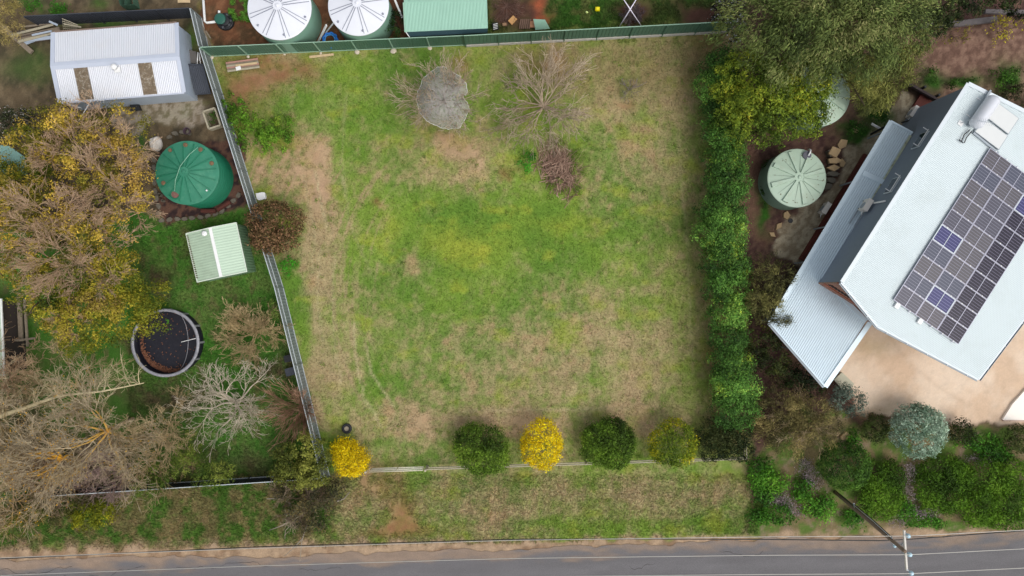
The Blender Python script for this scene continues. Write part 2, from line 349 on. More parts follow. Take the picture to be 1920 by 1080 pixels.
cr = np.random.default_rng(21); cv = []; cf = []
for x0, d0, n_, sx in ((-5, .9, 26, 9), (120, 1.2, 30, 8), (330, .7, 26, 10), (560, 1.0, 14, 9), (40, 2.2, 16, 10), (700, 2.6, 12, 9), (1350, .8, 14, 9), (1180, 1.6, 10, 9)):
    x, d_ = x0, d0
    for i in range(n_):
        w = .014*cr.uniform(.4, 1.4); y = (540-float(road_edge(np.array(float(x)))))/25.6-d_; cv += [((x-960)/25.6, y-w, .017), ((x-960)/25.6, y+w, .017)]; x += cr.uniform(.4, 1)*sx; d_ = max(.3, d_+cr.normal(0, .1))
        if i: k = len(cv); cf.append((k-4, k-2, k-1, k-3))
tag(MB().add(cv, cf).build('road_cracks', pm('crack_dark', (52, 48, 46), .95)), kind='structure')  # thin dark ribbons laid on the asphalt as its cracks
# grass blades: short tufts over turf, longer on the verge and in the yards
def grass(name, n, xr, yr, size, keep, seed, bright=1.0, **k):
    r = np.random.default_rng(seed)
    X = r.uniform(*xr, n); Y = r.uniform(*yr, n)
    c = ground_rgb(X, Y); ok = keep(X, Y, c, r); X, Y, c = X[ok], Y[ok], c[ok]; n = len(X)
    wx, wy = (X-960)/25.6, (540-Y)/25.6
    a = r.uniform(0, 6.28, n); s = size*r.uniform(.5, 1.5, n); lean = r.uniform(.35, 1.1, n)*s; hh = s*r.uniform(.35, .9, n)
    ca, sa = np.cos(a), np.sin(a); w = s*.16
    z0 = (fbm(X/9, Y/9, 2, 3)-.5)*.07+(fbm(X/60, Y/60, 4, 3)-.5)*.10-.03
    v = np.empty((n, 3, 3)); v[:, 0] = np.stack([wx-sa*w, wy+ca*w, z0], -1); v[:, 1] = np.stack([wx+sa*w, wy-ca*w, z0], -1)
    v[:, 2] = np.stack([wx+ca*lean, wy+sa*lean, z0+hh], -1)
    j = r.uniform(.8, 1.35, (n, 1))*bright*(1+r.uniform(-.08, .08, (n, 3)))
    cc = np.repeat((c*j)[:, None], 3, 1).reshape(-1, 3)
    me = npmesh(name, v.reshape(-1, 3), np.arange(n*3).reshape(n, 3), M_GRASS, cc)
    return tag(reg(bpy.data.objects.new(name, me)), kind='stuff', **k)
grn = lambda X, Y, c, r: (c[:, 1] > c[:, 0]*.72) & (Y < road_edge(X)-10)
grass('lawn_grass', 210000, (400, 1345), (75, 890), .13, lambda X, Y, c, r: grn(X, Y, c, r) & (X > 395+(Y-105)*.285), 1, label='short mown grass, part green and part straw, of the empty block', cat='grass')
grass('verge_grass', 60000, (0, 1420), (890, 1040), .22, grn, 2, label='rough longer grass of the verge between front fence and road', cat='grass')
grass('yard_grass', 50000, (240, 610), (400, 905), .2, lambda X, Y, c, r: grn(X, Y, c, r) & (X < 385+(Y-105)*.285) & (np.hypot(X-318, Y-637) > 66), 3, label='lush green grass of the left yard round the pool', cat='grass')
grass('back_yard_grass', 14000, (760, 1400), (0, 78), .22, lambda X, Y, c, r: grn(X, Y, c, r) & (c[:, 1] > c[:, 0]), 4, label='thick green grass behind the green fence', cat='grass')
# ------------------------------------------------------------------ corrugated sheets and fences
def corr(name, pts, along, pitch, amp, mat, parent, thick=.02, **k):
    """convex coplanar polygon of 3-D points, ribs running along direction 'along'"""
    pts = [Vector(p) for p in pts]
    nn = sum(((pts[i]-pts[0]).cross(pts[i+1]-pts[0]) for i in range(1, len(pts)-1)), Vector())
    if nn.z < 0: nn = -nn
    nn.normalize(); v = Vector(along); v = (v-nn*v.dot(nn)).normalized(); u = v.cross(nn)
    o = pts[0]; q = [((p-o).dot(u), (p-o).dot(v)) for p in pts]
    us = [a for a, b in q]; st = pitch/4
    L = max(us)-min(us); n = max(2, int(L/st)); vs = []; cnt = 0
    for i in range(n+1):
        uu = min(us)+1e-4+(L-2e-4)*i/n; ins = []
        for j in range(len(q)):
            (a, b), (c, d) = q[j], q[(j+1) % len(q)]
            if (a-uu)*(c-uu) <= 0 and abs(a-c) > 1e-9: ins.append(b+(d-b)*(uu-a)/(c-a))
        if len(ins) < 2: continue
        h = amp*(0, 1, 0, -1)[i % 4] if True else 0
        for vv in (min(ins), max(ins)):
            vs.append(o+u*uu+v*vv+nn*h)
        cnt += 1
    top = len(vs); vs += [p-nn*thick for p in vs]
    fs = []
    for i in range(cnt-1):
        a, b, c, d = 2*i, 2*i+1, 2*i+3, 2*i+2
        fs += [(a, b, c, d), (a+top, d+top, c+top, b+top), (a, d, d+top, a+top), (b, b+top, c+top, c)]
    m = MB(); m.add(vs, fs)
    e = 2*(cnt-1); m.f += [(0, top, top+1, 1), (e, e+1, e+1+top, e+top)]; m.m += [0, 0]
    ob = m.build(name, mat, parent); tag(ob, **k); return ob

def panel_mesh(w, h, mat, ribs=12, d=.03, z0=.08):
    xs = []; 
    for i in range(ribs):
        a = w*i/ribs; p = w/ribs
        xs += [(a, 0), (a+p*.62, 0), (a+p*.72, d), (a+p*.9, d)]
    xs.append((w, 0)); m = MB(); n = len(xs)
    vs = [(x, y, z) for z in (z0, h) for x, y in xs]+[(x, y+.006, z) for z in (z0, h) for x, y in xs]
    fs = [(i, i+1, n+i+1, n+i) for i in range(n-1)]+[(2*n+i, 3*n+i, 3*n+i+1, 2*n+i+1) for i in range(n-1)]+[(n+i, n+i+1, 3*n+i+1, 3*n+i) for i in range(n-1)]
    m.add(vs, fs); return m.mesh('panel', mat)
def boxmesh(name, size, mat, c=(0, 0, 0)):
    return MB().box(c, size).mesh(name, mat)
def fence(name, label, runs, h, mp, mr, rails, ribs=12, plinth=None, feet=None, capw=.05, railside=-1, group=None, proud=.035, ribdir=1):
    """runs: list of (p0 px, p1 px, number of panels)"""
    a0 = P(*runs[0][0]); root = empty(name, a0, label, 'fence', group)
    for p0, p1, n in runs:
        A, B = P(*p0), P(*p1); d = B-A; L = d.length; ang = math.atan2(d.y, d.x); w = L/n; nx = Vector((-math.sin(ang), math.cos(ang), 0))*railside
        pme = panel_mesh(w-.03, h, mp, ribs, .03, .34 if plinth else .05)
        rmes = [boxmesh('rail', (w-.06, .045, .06), mr) for _ in rails]
        pome = boxmesh('post', (.06, .07, h+.02), mp if feet is None else mr, (0, 0, h/2))
        capm = boxmesh('top_rail', (w-.004, capw, .05), mr)
        plm = boxmesh('plinth', (w-.07, .07, .32), plinth) if plinth else None
        for i in range(n):
            q = A+d*(i/n); mid = A+d*((i+.5)/n)
            part('panel', pme, root, q+d.normalized()*.015-nx*(.01), (0, 0, ang))
            part('top_rail', capm, root, mid+Vector((0, 0, h+.02)), (0, 0, ang))
            for rz, rm in zip(rails, rmes): part('rail', rm, root, mid+nx*proud+Vector((0, 0, rz)), (0, 0, ang))
            part('post', pome, root, q+nx*.045, (0, 0, ang))
            if plm: part('plinth', plm, root, mid+nx*.03+Vector((0, 0, .16)), (0, 0, ang))
            if feet is not None and not plinth:
                fo = part('footing', feet, root, q+nx*rnd.uniform(.1, .24)+Vector((0, 0, .0)), (0, 0, rnd.uniform(0, 6))); k_ = rnd.uniform(.45, 1.1); fo.scale = (k_, k_*rnd.uniform(.6, 1.3), k_)
        part('post', pome, root, B+nx*.045, (0, 0, ang))
    return root
M_FDARK = pm('charcoal_steel_sheet', (66, 70, 78), .5, .2, .12, 3)
M_FSLATE = pm('slate_steel_sheet', (122, 130, 130), .55, .1, .1, 2, dirt=(96, 92, 84), damt=.25)
M_RSLATE = pm('pale_slate_rail', (188, 196, 198), .45, .2, .08)
M_FGREEN = pm('green_steel_sheet', (74, 108, 90), .5, .1, .1, 2, dirt=(96, 92, 70), damt=.2)
M_RGREEN = pm('pale_green_rail', (148, 180, 158), .45, .1, .1)
M_CONC = pm('concrete', (176, 172, 164), .85, 0, .15, 3, bump=.3)
M_WHITE = pm('white_paint', (228, 228, 226), .45, 0, .05)
M_BLACK = pm('black_plastic', (32, 33, 36), .45, 0, .2)
ft = MB(); ft.lathe([(.0, -.05), (.2, -.02), (.24, .05), (.16, .11), (.05, .13)], n=9)
foot = ft.mesh('footing', pm('lime_concrete', (196, 184, 164), .9, 0, .25, 8))
fence('steel_fence', 'slate grey sheet fence with two pale rails down the left of the lawn', [((395, 106), (531, 540), 6), ((531, 540), (618, 893), 5)], 1.8, M_FSLATE, M_RSLATE, (1.22, .08), railside=1)
fence('steel_fence', 'charcoal sheet fence behind the silver shed, at the top left', [((78, 49), (377, 34), 5)], 1.8, M_FDARK, M_FDARK, (), railside=-1)
fence('steel_fence', 'short slate fence run between the silver shed and the red soil yard', [((378, 35), (394, 103), 1)], 1.8, M_FSLATE, M_RSLATE, (1.22, .08), railside=1)
fence('steel_fence', 'plain green sheet fence in front of the white topped tanks', [((397, 105), (874, 84), 7)], 1.8, M_FGREEN, M_RGREEN, (.04,), feet=foot, railside=-1, ribs=14)
fence('steel_fence', 'green sheet fence standing on a pale concrete plinth, right of the green roofed shed', [((874, 87), (1362, 61), 8)], 2.1, M_FGREEN, M_RGREEN, (), plinth=M_CONC, railside=-1, ribs=9)
fence('steel_fence', 'black sheet fence with pale rail along the lower left, above the road verge', [((120, 917), (612, 885), 7)], 1.7, pm('black_steel_sheet', (40, 42, 50), .5, .1, .15), M_RSLATE, (.4,), railside=1)

# front timber fence and gate
M_TIMB = pm('weathered_timber', (168, 160, 138), .85, 0, .25, 8, bump=.4)
M_GATE = pm('pale_gate_tube', (205, 198, 178), .45, .2, .1)
def rail_fence(label, pts, h, posts):
    A = P(*pts[0]); root = empty('timber_fence', A, label, 'fence')
    for (x0, y0), (x1, y1) in zip(pts[:-1], pts[1:]):
        a, b = P(x0, y0), P(x1, y1); L = (b-a).length; n = max(1, round(L/posts))
        for i in range(n):
            p = a+(b-a)*i/n; q = a+(b-a)*(i+1)/n; u = (b-a).normalized()
            m = MB(); m.box(p+Vector((0, 0, h/2-.05)), (.1, .1, h+.1)); m.build('post', M_TIMB, root)
            for z in (h-.05, h*.45):
                m = MB(); m.bar(p+u*.06+Vector((0, 0, z)), q-u*.06+Vector((0, 0, z)), .06, .13); m.build('rail', M_TIMB, root)
        m = MB(); m.box(b+Vector((0, 0, h/2-.05)), (.1, .1, h+.1)); m.build('post', M_TIMB, root)
rail_fence('low timber rail fence running through the clipped front shrubs', [(803, 874), (1392, 855), (1391, 826)], .95, 2.9)
rail_fence('short timber rail left of the front gate, half under the yellow bush', [(645, 877), (692, 877)], .95, 2.0)
gt = empty('farm_gate', P(696, 876), 'long pale tube frame gate with wire, closed across the bare track', 'gate')
g0, g1 = P(698, 877), P(796, 874)
for nm, z in (('top_rail', 1.15), ('bottom_rail', .18), ('middle_rail', .65)):
    MB().tube([g0+Vector((0, 0, z)), g1+Vector((0, 0, z))], .035, 8).build(nm, M_GATE, gt, True)
for t in (0, .5, 1): q = g0.lerp(g1, t); MB().tube([q+Vector((0, 0, .18)), q+Vector((0, 0, 1.15))], .03, 8).build('upright', M_GATE, gt, True)
m = MB()
for i in range(1, 26): q = g0.lerp(g1, i/26); m.bar(q+Vector((0, 0, .2)), q+Vector((0, 0, 1.1)), .006)
for z in (.35, .5, .8, .95): m.bar(g0+Vector((0, 0, z)), g1+Vector((0, 0, z)), .006)
m.build('wire_infill', M_RSLATE, gt, kind='stuff')
for q, l in ((g0-Vector((.25, 0, 0)), 0), (g1+Vector((.2, 0, 0)), 0)):
    MB().lathe([(.09, -.1), (.09, 1.25), (.05, 1.28)], q, 10).build('gate_post', M_TIMB, gt)

# ------------------------------------------------------------------ silver shed
M_ZINC = pm('zincalume_roof', (204, 207, 213), .5, .1, .05, 1.2, dirt=(196, 188, 180), dscale=.6, damt=.3)
M_ZWALL = pm('zinc_wall', (178, 190, 204), .5, .25, .1, 1.5)
M_ZTRIM = pm('zinc_flashing', (186, 193, 206), .5, .1, .06, 1.5)
M_SKYL = pm('dirty_fibreglass', (112, 98, 80), .85, 0, .5, 7, dirt=(190, 184, 168), dscale=5, damt=.85)
root = empty('garden_shed', P(235, 130), 'long silver corrugated shed with two brown stained roof sheets, top left', 'shed')
he, hr = 2.2, 2.75
TL, TR, BL, BR = P(100, 61, he), P(331, 43, he), P(113, 192, he), P(345, 173, he)
RL, RR = P(99, 124, hr), P(333, 106, hr)
dn = (BL-RL); dn2 = (TL-RL)
corr('roof_slope', [TL, TR, RR, RL], dn2, .125, .016, M_ZINC, root)
corr('roof_slope', [RL, RR, BR, BL], dn, .125, .016, M_ZINC, root)
sl = (BL-RL).normalized(); nrm = (RR-RL).cross(BL-RL).normalized(); nrm = -nrm if nrm.z < 0 else nrm
for x0, x1 in ((137, 163), (257, 283)):
    t0, t1 = (x0-99)/234, (x1-99)/234
    a, b = RL.lerp(RR, t0)+sl*.25, RL.lerp(RR, t1)+sl*.25; c, d = BL.lerp(BR, t1)-sl*.04, BL.lerp(BR, t0)-sl*.04
    corr('stained_sheet', [p+nrm*.035 for p in (a, b, c, d)], dn, .1, .014, M_SKYL, root, label='brown stained translucent roof sheet')
m = MB(); up = Vector((0, 0, .045)); ex = (RR-RL).normalized()
m.slab([RL+up, RR+up, RR+up+sl*.26-Vector((0, 0, 0)), RL+up+sl*.26], .012); m.slab([RL+up, RR+up, RR+up-sl.reflect(Vector((0, 0, 1))).normalized()*0+(TR-RR).normalized()*.26, RL+up+(TL-RL).normalized()*.26], .012)
m.build('ridge_cap', M_ZTRIM, root)
for a, b in ((TL, RL), (RL, BL), (TR, RR), (RR, BR)):
    s = -1 if a in (TL, RL) and b in (RL, BL) else 1
    MB().bar(a+ex*s*.02+Vector((0, 0, .02)), b+ex*s*.02+Vector((0, 0, .02)), .28, .05).build('barge_flashing', M_ZTRIM, root)
MB().bar(BL+sl*.05-Vector((0, 0, .04)), BR+sl*.05-Vector((0, 0, .04)), .1, .1).build('gutter', M_ZTRIM, root)
MB().bar(TL-sl*.05-Vector((0, 0, .04)), TR-sl*.05-Vector((0, 0, .04)), .1, .1).build('gutter', pm('rusty_gutter', (118, 100, 88), .8, 0, .3, 6), root, label='rusty rear gutter')
def wallsheet(a, b, za, zb, mat, root, pitch=.13, name='wall', ztop=None):
    a = Vector((a.x, a.y, 0)); b = Vector((b.x, b.y, 0)); d = b-a; L = d.length; n = max(2, int(L/pitch))*4; nx = Vector((d.y, -d.x, 0)).normalized()
    m = MB(); vs = []; fs = []
    for i in range(n+1):
        t = i/n; p = a+d*t+nx*(0, .012, 0, -.012)[i % 4]; zt = ztop(t) if ztop else za+(zb-za)*t
        vs += [(p.x, p.y, -.05), (p.x, p.y, zt), (p.x-nx.x*.03, p.y-nx.y*.03, -.05), (p.x-nx.x*.03, p.y-nx.y*.03, zt)]
    for i in range(n):
        k = 4*i; fs += [(k, k+4, k+5, k+1), (k+2, k+3, k+7, k+6), (k+1, k+5, k+7, k+3)]
    m.add(vs, fs); return m.build(name, mat, root)
ins = .06
TLi, TRi, BLi, BRi = [p-(p-(TL+BR)/2).normalized()*ins for p in (TL, TR, BL, BR)]
tent = lambda t: he-.03+(hr-he)*(1-abs(2*t-1))*.97
wallsheet(BLi, BRi, he-.05, he-.05, M_ZWALL, root); wallsheet(TRi, TLi, he-.05, he-.05, M_ZWALL, root)
wallsheet(BRi, TRi, 0, 0, M_ZWALL, root, ztop=tent); wallsheet(TLi, BLi, 0, 0, M_ZWALL, root, ztop=tent)
q = P(215, 126, 2.95); MB().lathe([(.12, -.35), (.12, .05), (.2, .05), (.2, .12), (.16, .2), (.05, .23)], q, 14).build('roof_vent', M_WHITE, root, True)
MB().box(P(220, 131, 2.78), (.42, .36, .02), .1).build('vent_flashing', M_WHITE, root)
# tv antenna standing by the shed
an = empty('antenna', P(170, 195), 'white bent aerial mast standing at the lower left corner of the silver shed', 'antenna')
MB().tube([P(180, 198, 0), P(172, 186, 2.6), P(147, 228, 3.6)], .025, 6).build('mast', M_WHITE, an, True)
MB().tube([P(172, 186, 2.62), P(195, 188, 2.7)], .02, 6).build('boom', M_WHITE, an, True)
MB().tube([P(122, 193, 2.3), P(153, 203, 2.2)], .02, 6).build('boom', M_WHITE, an, True)
for i in range(5):
    q = P(172, 186, 2.62).lerp(P(195, 188, 2.7), i/4); MB().bar(q-Vector((.02, .18, 0)), q+Vector((-.02, .18, 0)), .01).build('element', M_WHITE, an)
# leaning gate panel, tarp etc. beside the shed
t_ = empty('steel_sheet', P(372, 170), 'dark grey ribbed steel sheet laid in the gap between silver shed and fence', 'sheet')
corr('sheet', [P(351, 121, .9), P(381, 121, .9), P(396, 175, .7), P(367, 177, .7)], P(367, 177, .7)-P(351, 121, .9), .13, .012, M_FDARK, t_)
for a, b in (((351, 121), (381, 121)), ((367, 177), (396, 175))):
    MB().bar(P(*a, .93 if a[1] < 130 else .73), P(*b, .93 if a[1] < 130 else .73), .08, .06).build('edge_trim', M_FDARK, t_)
for q in ((353, 123), (379, 123), (369, 175), (394, 173)): MB().bar(P(*q, 0), P(*q, .85 if q[1] < 130 else .66), .06).build('leg', M_FDARK, t_)
tag(MB().slab([P(351, 92, .5), P(368, 97, .5), P(370, 119, .5), P(352, 118, .5)], .04).build('board', pm('grey_board', (98, 94, 90), .8)), 'flat grey board above the dark ribbed sheet', 'board')
for k, (a, b) in enumerate((((371, 98), (370, 120)), ((373, 99), (376, 119)))):
    tag(MB().tube([P(*a, .6), P(*b, .6)], .04, 8).build('pvc_pipe', M_WHITE, smooth=True), ['left', 'right'][k]+' one of two white pipes beside the leaning grey board', 'pipe')
# ------------------------------------------------------------------ small green garden shed
M_GRROOF = pm('pale_green_roof', (184, 204, 182), .42, .1, .08, 1)
M_GRWALL = pm('pale_green_wall', (112, 142, 112), .5, .1, .12, 2)
root = empty('garden_shed', P(430, 470), 'small pale green shed with a white ridge strip, beside the left fence', 'shed')
he, hr = 2.0, 2.2
TL, TR, BR, BL = P(349, 438, he), P(443, 417.5, he), P(463, 509, he), P(370, 529, he)
R0, R1 = P(394, 427, hr), P(414.5, 519, hr)
al = (BR-TR)
corr('roof_slope', [TL, R0, R1, BL], TL-R0, .19, .009, pm('weathered_green_roof', (166, 186, 162), .5, .1, .15, 1.5, dirt=(108, 104, 84), damt=.25), root)
corr('roof_slope', [R0, TR, BR, R1], TR-R0, .19, .009, M_GRROOF, root)
m = MB(); e = (TR-TL).normalized()*.11; up = Vector((0, 0, .03)); m.slab([R0-e+up, R0+e+up, R1+e+up, R1-e+up], .02); m.build('ridge_cap', M_WHITE, root)
for a, b in ((TL, R0), (R0, TR), (TR, BR), (BR, R1), (R1, BL), (BL, TL)): MB().bar(a, b, .06, .07).build('edge_trim', pm('cream_trim', (206, 216, 200), .5) if 'cream_trim' not in bpy.data.materials else bpy.data.materials['cream_trim'], root)
C_ = (TL+BR)/2; q = [p-(p-C_).normalized()*.09 for p in (TL, TR, BR, BL)]
for i in range(4): wallsheet(q[(i+1) % 4], q[i], he-.04, he-.04, M_GRWALL, root, pitch=.19)
MB().lathe([(.09, -.1), (.09, .08), (.19, .1), (.19, .2), (.12, .26)], P(385, 438, 2.15), 12).build('roof_vent', M_WHITE, root, True)
MB().box(P(388, 440, 2.12), (.34, .3, .02), .2).build('vent_flashing', M_WHITE, root)
m = MB()
for i in range(22): m.box(TL.lerp(BL, .05+.9*i/22)+Vector((.06, 0, .025)), (.14, .06, .03), rnd.uniform(-.4, .4))
m.build('leaf_litter', pm('dead_leaves', (78, 56, 40), .9, 0, .4, 9), root, kind='stuff')
# ------------------------------------------------------------------ green roofed shed behind the fence
M_MINT = pm('mint_roof', (152, 192, 172), .42, .1, .06, 1)
root = empty('garden_shed', P(838, 70), 'mint green roofed shed right behind the green fence, top centre', 'shed')
A, B, C2, D = P(757, 5, 2.3), P(913, -2, 2.3), P(915, 53, 2.15), P(760, 60, 2.15)
corr('roof_slope', [A, B, C2, D], D-A, .1, .014, M_MINT, root)
E, F_ = P(768, 70, 1.7), P(914, 61, 1.7)
corr('roof_slope', [D+Vector((.1, 0, -.05)), C2-Vector((.02, 0, .05)), F_, E], E-D, .1, .014, pm('dark_green_roof', (58, 84, 92), .4, .3, .1), root, label='steep dark blue green front slope')
corr('roof_slope', [P(757, 5, 2.3), P(913, -2, 2.3), P(909, -40, 2.0), P(756, -34, 2.0)], Vector((0, 1, 0)), .1, .014, M_MINT, root)
q = [P(764, 2, 2.2), P(908, -4, 2.2), P(912, 50, 2.1), P(766, 57, 2.1)]; q[0].y += 1.2; q[1].y += 1.2
for i in range(4): wallsheet(q[(i+1) % 4], q[i], 1.95 if i != 2 else 1.6, 1.95 if i != 2 else 1.6, M_FGREEN, root, pitch=.19)
MB().bar(D-Vector((.03, 0, 0)), A-Vector((.03, 0, 0)), .06, .08).build('edge_trim', M_RGREEN, root)
MB().bar(D+Vector((.04, 0, -.05)), E, .05, .08).build('edge_trim', M_WHITE, root)

# ------------------------------------------------------------------ tanks
def tank(label, px, py, hw, rpx, mw, ml, mrib, nrib, style, hl=.35, group=None, corrug=0, nlines=0):
    c = P(px, py, hw); R = rpx*(H-hw)/FPX; base = Vector((c.x, c.y, 0))
    root = empty('water_tank', base, label, 'water tank', group)
    prof = [(R*.99, -.1)]
    if corrug:
        n = corrug*6
        for i in range(n+1): prof.append((R*(.965+.024*math.cos(i/6*2*math.pi)), .02+(hw-.05)*i/n))
    else: prof += [(R*.995, .1), (R*.99, hw*.5), (R*.985, hw-.12), (R*.97, hw-.03)]
    MB().lathe(prof, base, 96, cap=False).build('wall', mw, root, True)
    hub = .34
    MB().lathe([(R, hw-.08), (R, hw), (R*.975, hw+.03), (hub, hw+hl), (hub, hw+hl+.05), (.0001, hw+hl+.06)], base, 96, cap=False).build('lid', ml, root)
    sl = hl/(R*.975-hub)
    # radial ribs
    w0, w1, t = style
    m = MB(); x0, x1 = hub*.9, R*.93
    z = lambda x: hl-(x-hub)*sl
    vs = [(x0, -w0/2, z(x0)-.02), (x1, -w1/2, z(x1)-.02), (x1, w1/2, z(x1)-.02), (x0, w0/2, z(x0)-.02), (x0, -w0*.4, z(x0)+t*.4), (x1-.03, -w1*.42, z(x1)+t), (x1-.03, w1*.42, z(x1)+t), (x0, w0*.4, z(x0)+t*.4)]
    m.add(vs, [(4, 5, 6, 7), (0, 1, 5, 4), (1, 2, 6, 5), (2, 3, 7, 6), (3, 0, 4, 7)]); rm = m.mesh('lid_rib', mrib)
    for i in range(nrib): part('lid_rib', rm, root, base+Vector((0, 0, hw+.012)), (0, 0, 2*math.pi*(i+.35)/nrib))
    if nlines:
        m = MB(); m.bar((x0, 0, z(x0)+.012), (x1*.98, 0, z(x1)+.012), .018, .02); lm = m.mesh('lid_seam', pm('seam', (92, 112, 96), .7) if 'seam' not in bpy.data.materials else bpy.data.materials['seam'])
        for i in range(nlines): part('lid_seam', lm, root, base+Vector((0, 0, hw+.012)), (0, 0, 2*math.pi*(i+.85)/nlines))
    MB().lathe([(.12, 0), (.12, .06), (.08, .09), (.04, .09)], base+Vector((0, 0, hw+hl+.05)), 16).build('hub', ml, root, True)
    return root, base, R, hw
M_TWALL = pm('sage_poly_wall', (112, 146, 128), .55, 0, .08, 1)
M_WLID = pm('white_lid', (216, 218, 224), .35, 0, .04, 2, dirt=(206, 206, 206), damt=.3)
M_GSEAM = pm('grey_seam', (134, 138, 150), .5, 0, .05)
def ribpair(root, base, R, hw, n, hl, mat):
    m = MB(); x0, x1 = .3, R*.95; z = lambda x: hl-(x-.34)*hl/(R*.975-.34)+.004
    for s in (-1, 1): m.bar((x0, s*.055, z(x0)+.012), (x1, s*.14, z(x1)+.012), .045, .04)
    me = m.mesh('rib_edge', mat)
    for i in range(n): part('rib_edge', me, root, base+Vector((0, 0, hw+.012)), (0, 0, 2*math.pi*(i+.35)/n))
for lb, px, py, rp in (('white lidded sage green tank, left one of the pair at the top edge', 524, 15, 60), ('white lidded sage green tank, right one of the pair, beside the blue hose ring', 672, 10, 57)):
    root, base, R, hw = tank(lb, px, py, 2.6, rp, M_TWALL, M_WLID, M_WLID, 8, (.13, .34, .035), .4)
    ribpair(root, base, R, hw, 8, .4, M_GSEAM)
    for i in range(6):
        a = 2*math.pi*i/6+.7; MB().lathe([(.09, 0), (.07, .06), (.02, .07)], base+Vector((math.cos(a)*R*.86, math.sin(a)*R*.86, hw+.08)), 8).build('boss', M_GSEAM, root)
M_TG = pm('weathered_green_steel', (26, 106, 78), .5, 0, .2, 1.4, dirt=(60, 126, 100), dscale=.9, damt=.5)
M_TGL = pm('weathered_green_lid', (46, 118, 92), .6, 0, .2, 1.6, dirt=(88, 146, 118), dscale=2, damt=.5)
root, base, R, hw = tank('old emerald green corrugated tank with rusty patches, left of the fence', 351, 324, 2.5, 60, M_TG, M_TGL, M_TG, 16, (.05, .09, .08), .46, corrug=8, nlines=0)
M_RUST = pm('rust', (106, 84, 64), .9, 0, .4, 12, dirt=(150, 120, 70), dscale=6, damt=.6)
for a, rr, s in ((205, .78, .17), (236, .9, .02), (92, .86, .16), (126, .86, .14), (58, .84, .17), (20, .84, .16)):
    a = math.radians(a); q = base+Vector((math.cos(a)*R*rr, math.sin(a)*R*rr, hw+.1+.3*(1-rr)))
    if s > .1: MB().lathe([(s, -.03), (s*.9, .03), (s*.3, .05)], q, 9).build('rust_patch', M_RUST, root)
a = math.radians(243); q = base+Vector((math.cos(a)*R*.76, math.sin(a)*R*.76, hw+.11))
MB().lathe([(.36, -.03), (.36, .05), (.29, .07), (.27, .03)], q, 20, cap=False).build('hatch_ring', M_TG, root, True)
MB().lathe([(.27, 0), (.26, .05), (.1, .07)], q, 20).build('hatch', pm('red_brown_mesh', (116, 84, 76), .9, 0, .5, 14), root)
pts = [q+Vector((0, .2, .12)), base+Vector((-.55, -.6, hw+.55)), base+Vector((-.2, .35, hw+.6)), base+Vector((.35, 1.2, hw+.42)), base+Vector((.85, 1.75, hw+.2))]
MB().tube(pts, .022, 6).build('hose', pm('pale_hose', (130, 176, 150), .5), root, True)
MB().lathe([(.06, 0), (.06, .06), (.02, .08)], base+Vector((1.42, -1.25, hw+.12)), 10).build('cap', M_WHITE, root)
M_TP = pm('pale_green_poly', (170, 190, 170), .5, 0, .08, 1.2, dirt=(146, 152, 128), damt=.4)
M_TPW = pm('grey_green_wall', (96, 116, 100), .55, 0, .1, 1)
r1 = tank('pale green ribbed tank in the mulch between hedge and house', 1494, 334, 1.9, 55, M_TPW, M_TP, M_TP, 8, (.2, .36, .17), .42, corrug=8, nlines=8)
r2 = tank('pale green ribbed tank half hidden under the yellow green wattle', 1535, 178, 2.4, 59, M_TPW, M_TP, M_TP, 8, (.2, .36, .17), .42, corrug=8, nlines=8)
c = P(1513, 291, 2.1)
MB().lathe([(.3, 0), (.3, .05), (.24, .07), (.1, .07)], c, 18).build('strainer', pm('grey_mesh', (88, 88, 96), .8), r1[0])
MB().tube([c+Vector((.05, -.05, .1)), c+Vector((.12, .1, .2)), c+Vector((.2, .32, .16)), c+Vector((.22, .5, -.3))], .055, 8).build('inlet_pipe', M_WHITE, r1[0], True)
MB().tube([P(1532, 226, 2.35), P(1536, 229, 2.3), P(1524, 240, 1.2)], .05, 8).build('overflow_pipe', M_WHITE, r2[0], True)
def litter(root, base, R, hw, n, seed, mat):
    rr = random.Random(seed); m = MB()
    for i in range(n):
        a = rr.uniform(0, 6.28); r = R*.92*math.sqrt(rr.random()); z = hw+.44*(1-r/R)+.03
        m.box(base+Vector((math.cos(a)*r, math.sin(a)*r, z)), (rr.uniform(.05, .14), rr.uniform(.03, .06), .01), rr.uniform(0, 6))
    m.build('leaf_litter', mat, root, kind='stuff')
M_LIT = pm('roof_litter', (104, 92, 66), .9, 0, .4, 9)
litter(r1[0], r1[1], r1[2], r1[3], 46, 5, M_LIT); litter(r2[0], r2[1], r2[2], r2[3], 120, 6, M_LIT)
# pump chamber with white pipe
root = empty('pump_chamber', P(422, 42), 'black septic chamber with dark green lid and white pipe in the red soil', 'tank')
c = P(424, 42)
MB().lathe([(.62, -.1), (.62, .2), (.56, .26), (.5, .2), (.42, .24), (.4, .42), (.36, .44)], c, 28).build('body', M_BLACK, root, True)
MB().lathe([(.4, .44), (.41, .5), (.36, .53), (.02, .54)], P(419, 40)+Vector((-.05, 0, 0)), 24).build('lid', pm('dark_green_lid', (40, 92, 78), .4), root, True)
for d in ((.45, 0), (-.1, -.48), (.2, .42), (.35, -.3)): MB().box(c+Vector((d[0], d[1], .28)), (.14, .16, .14), rnd.uniform(0, 1)).build('lug', pm('grey_lug', (74, 76, 80), .6) if 'grey_lug' not in bpy.data.materials else bpy.data.materials['grey_lug'], root)
MB().tube([c+Vector((-.3, -.02, .3)), P(388, 43, .3), P(384, 40, .3), P(380, -20, .3)], .09, 10).build('pipe', M_WHITE, root, True)
MB().tube([P(411, 26, .3), P(411, 20, .35)], .09, 10).build('vent_pipe', M_WHITE, root, True)
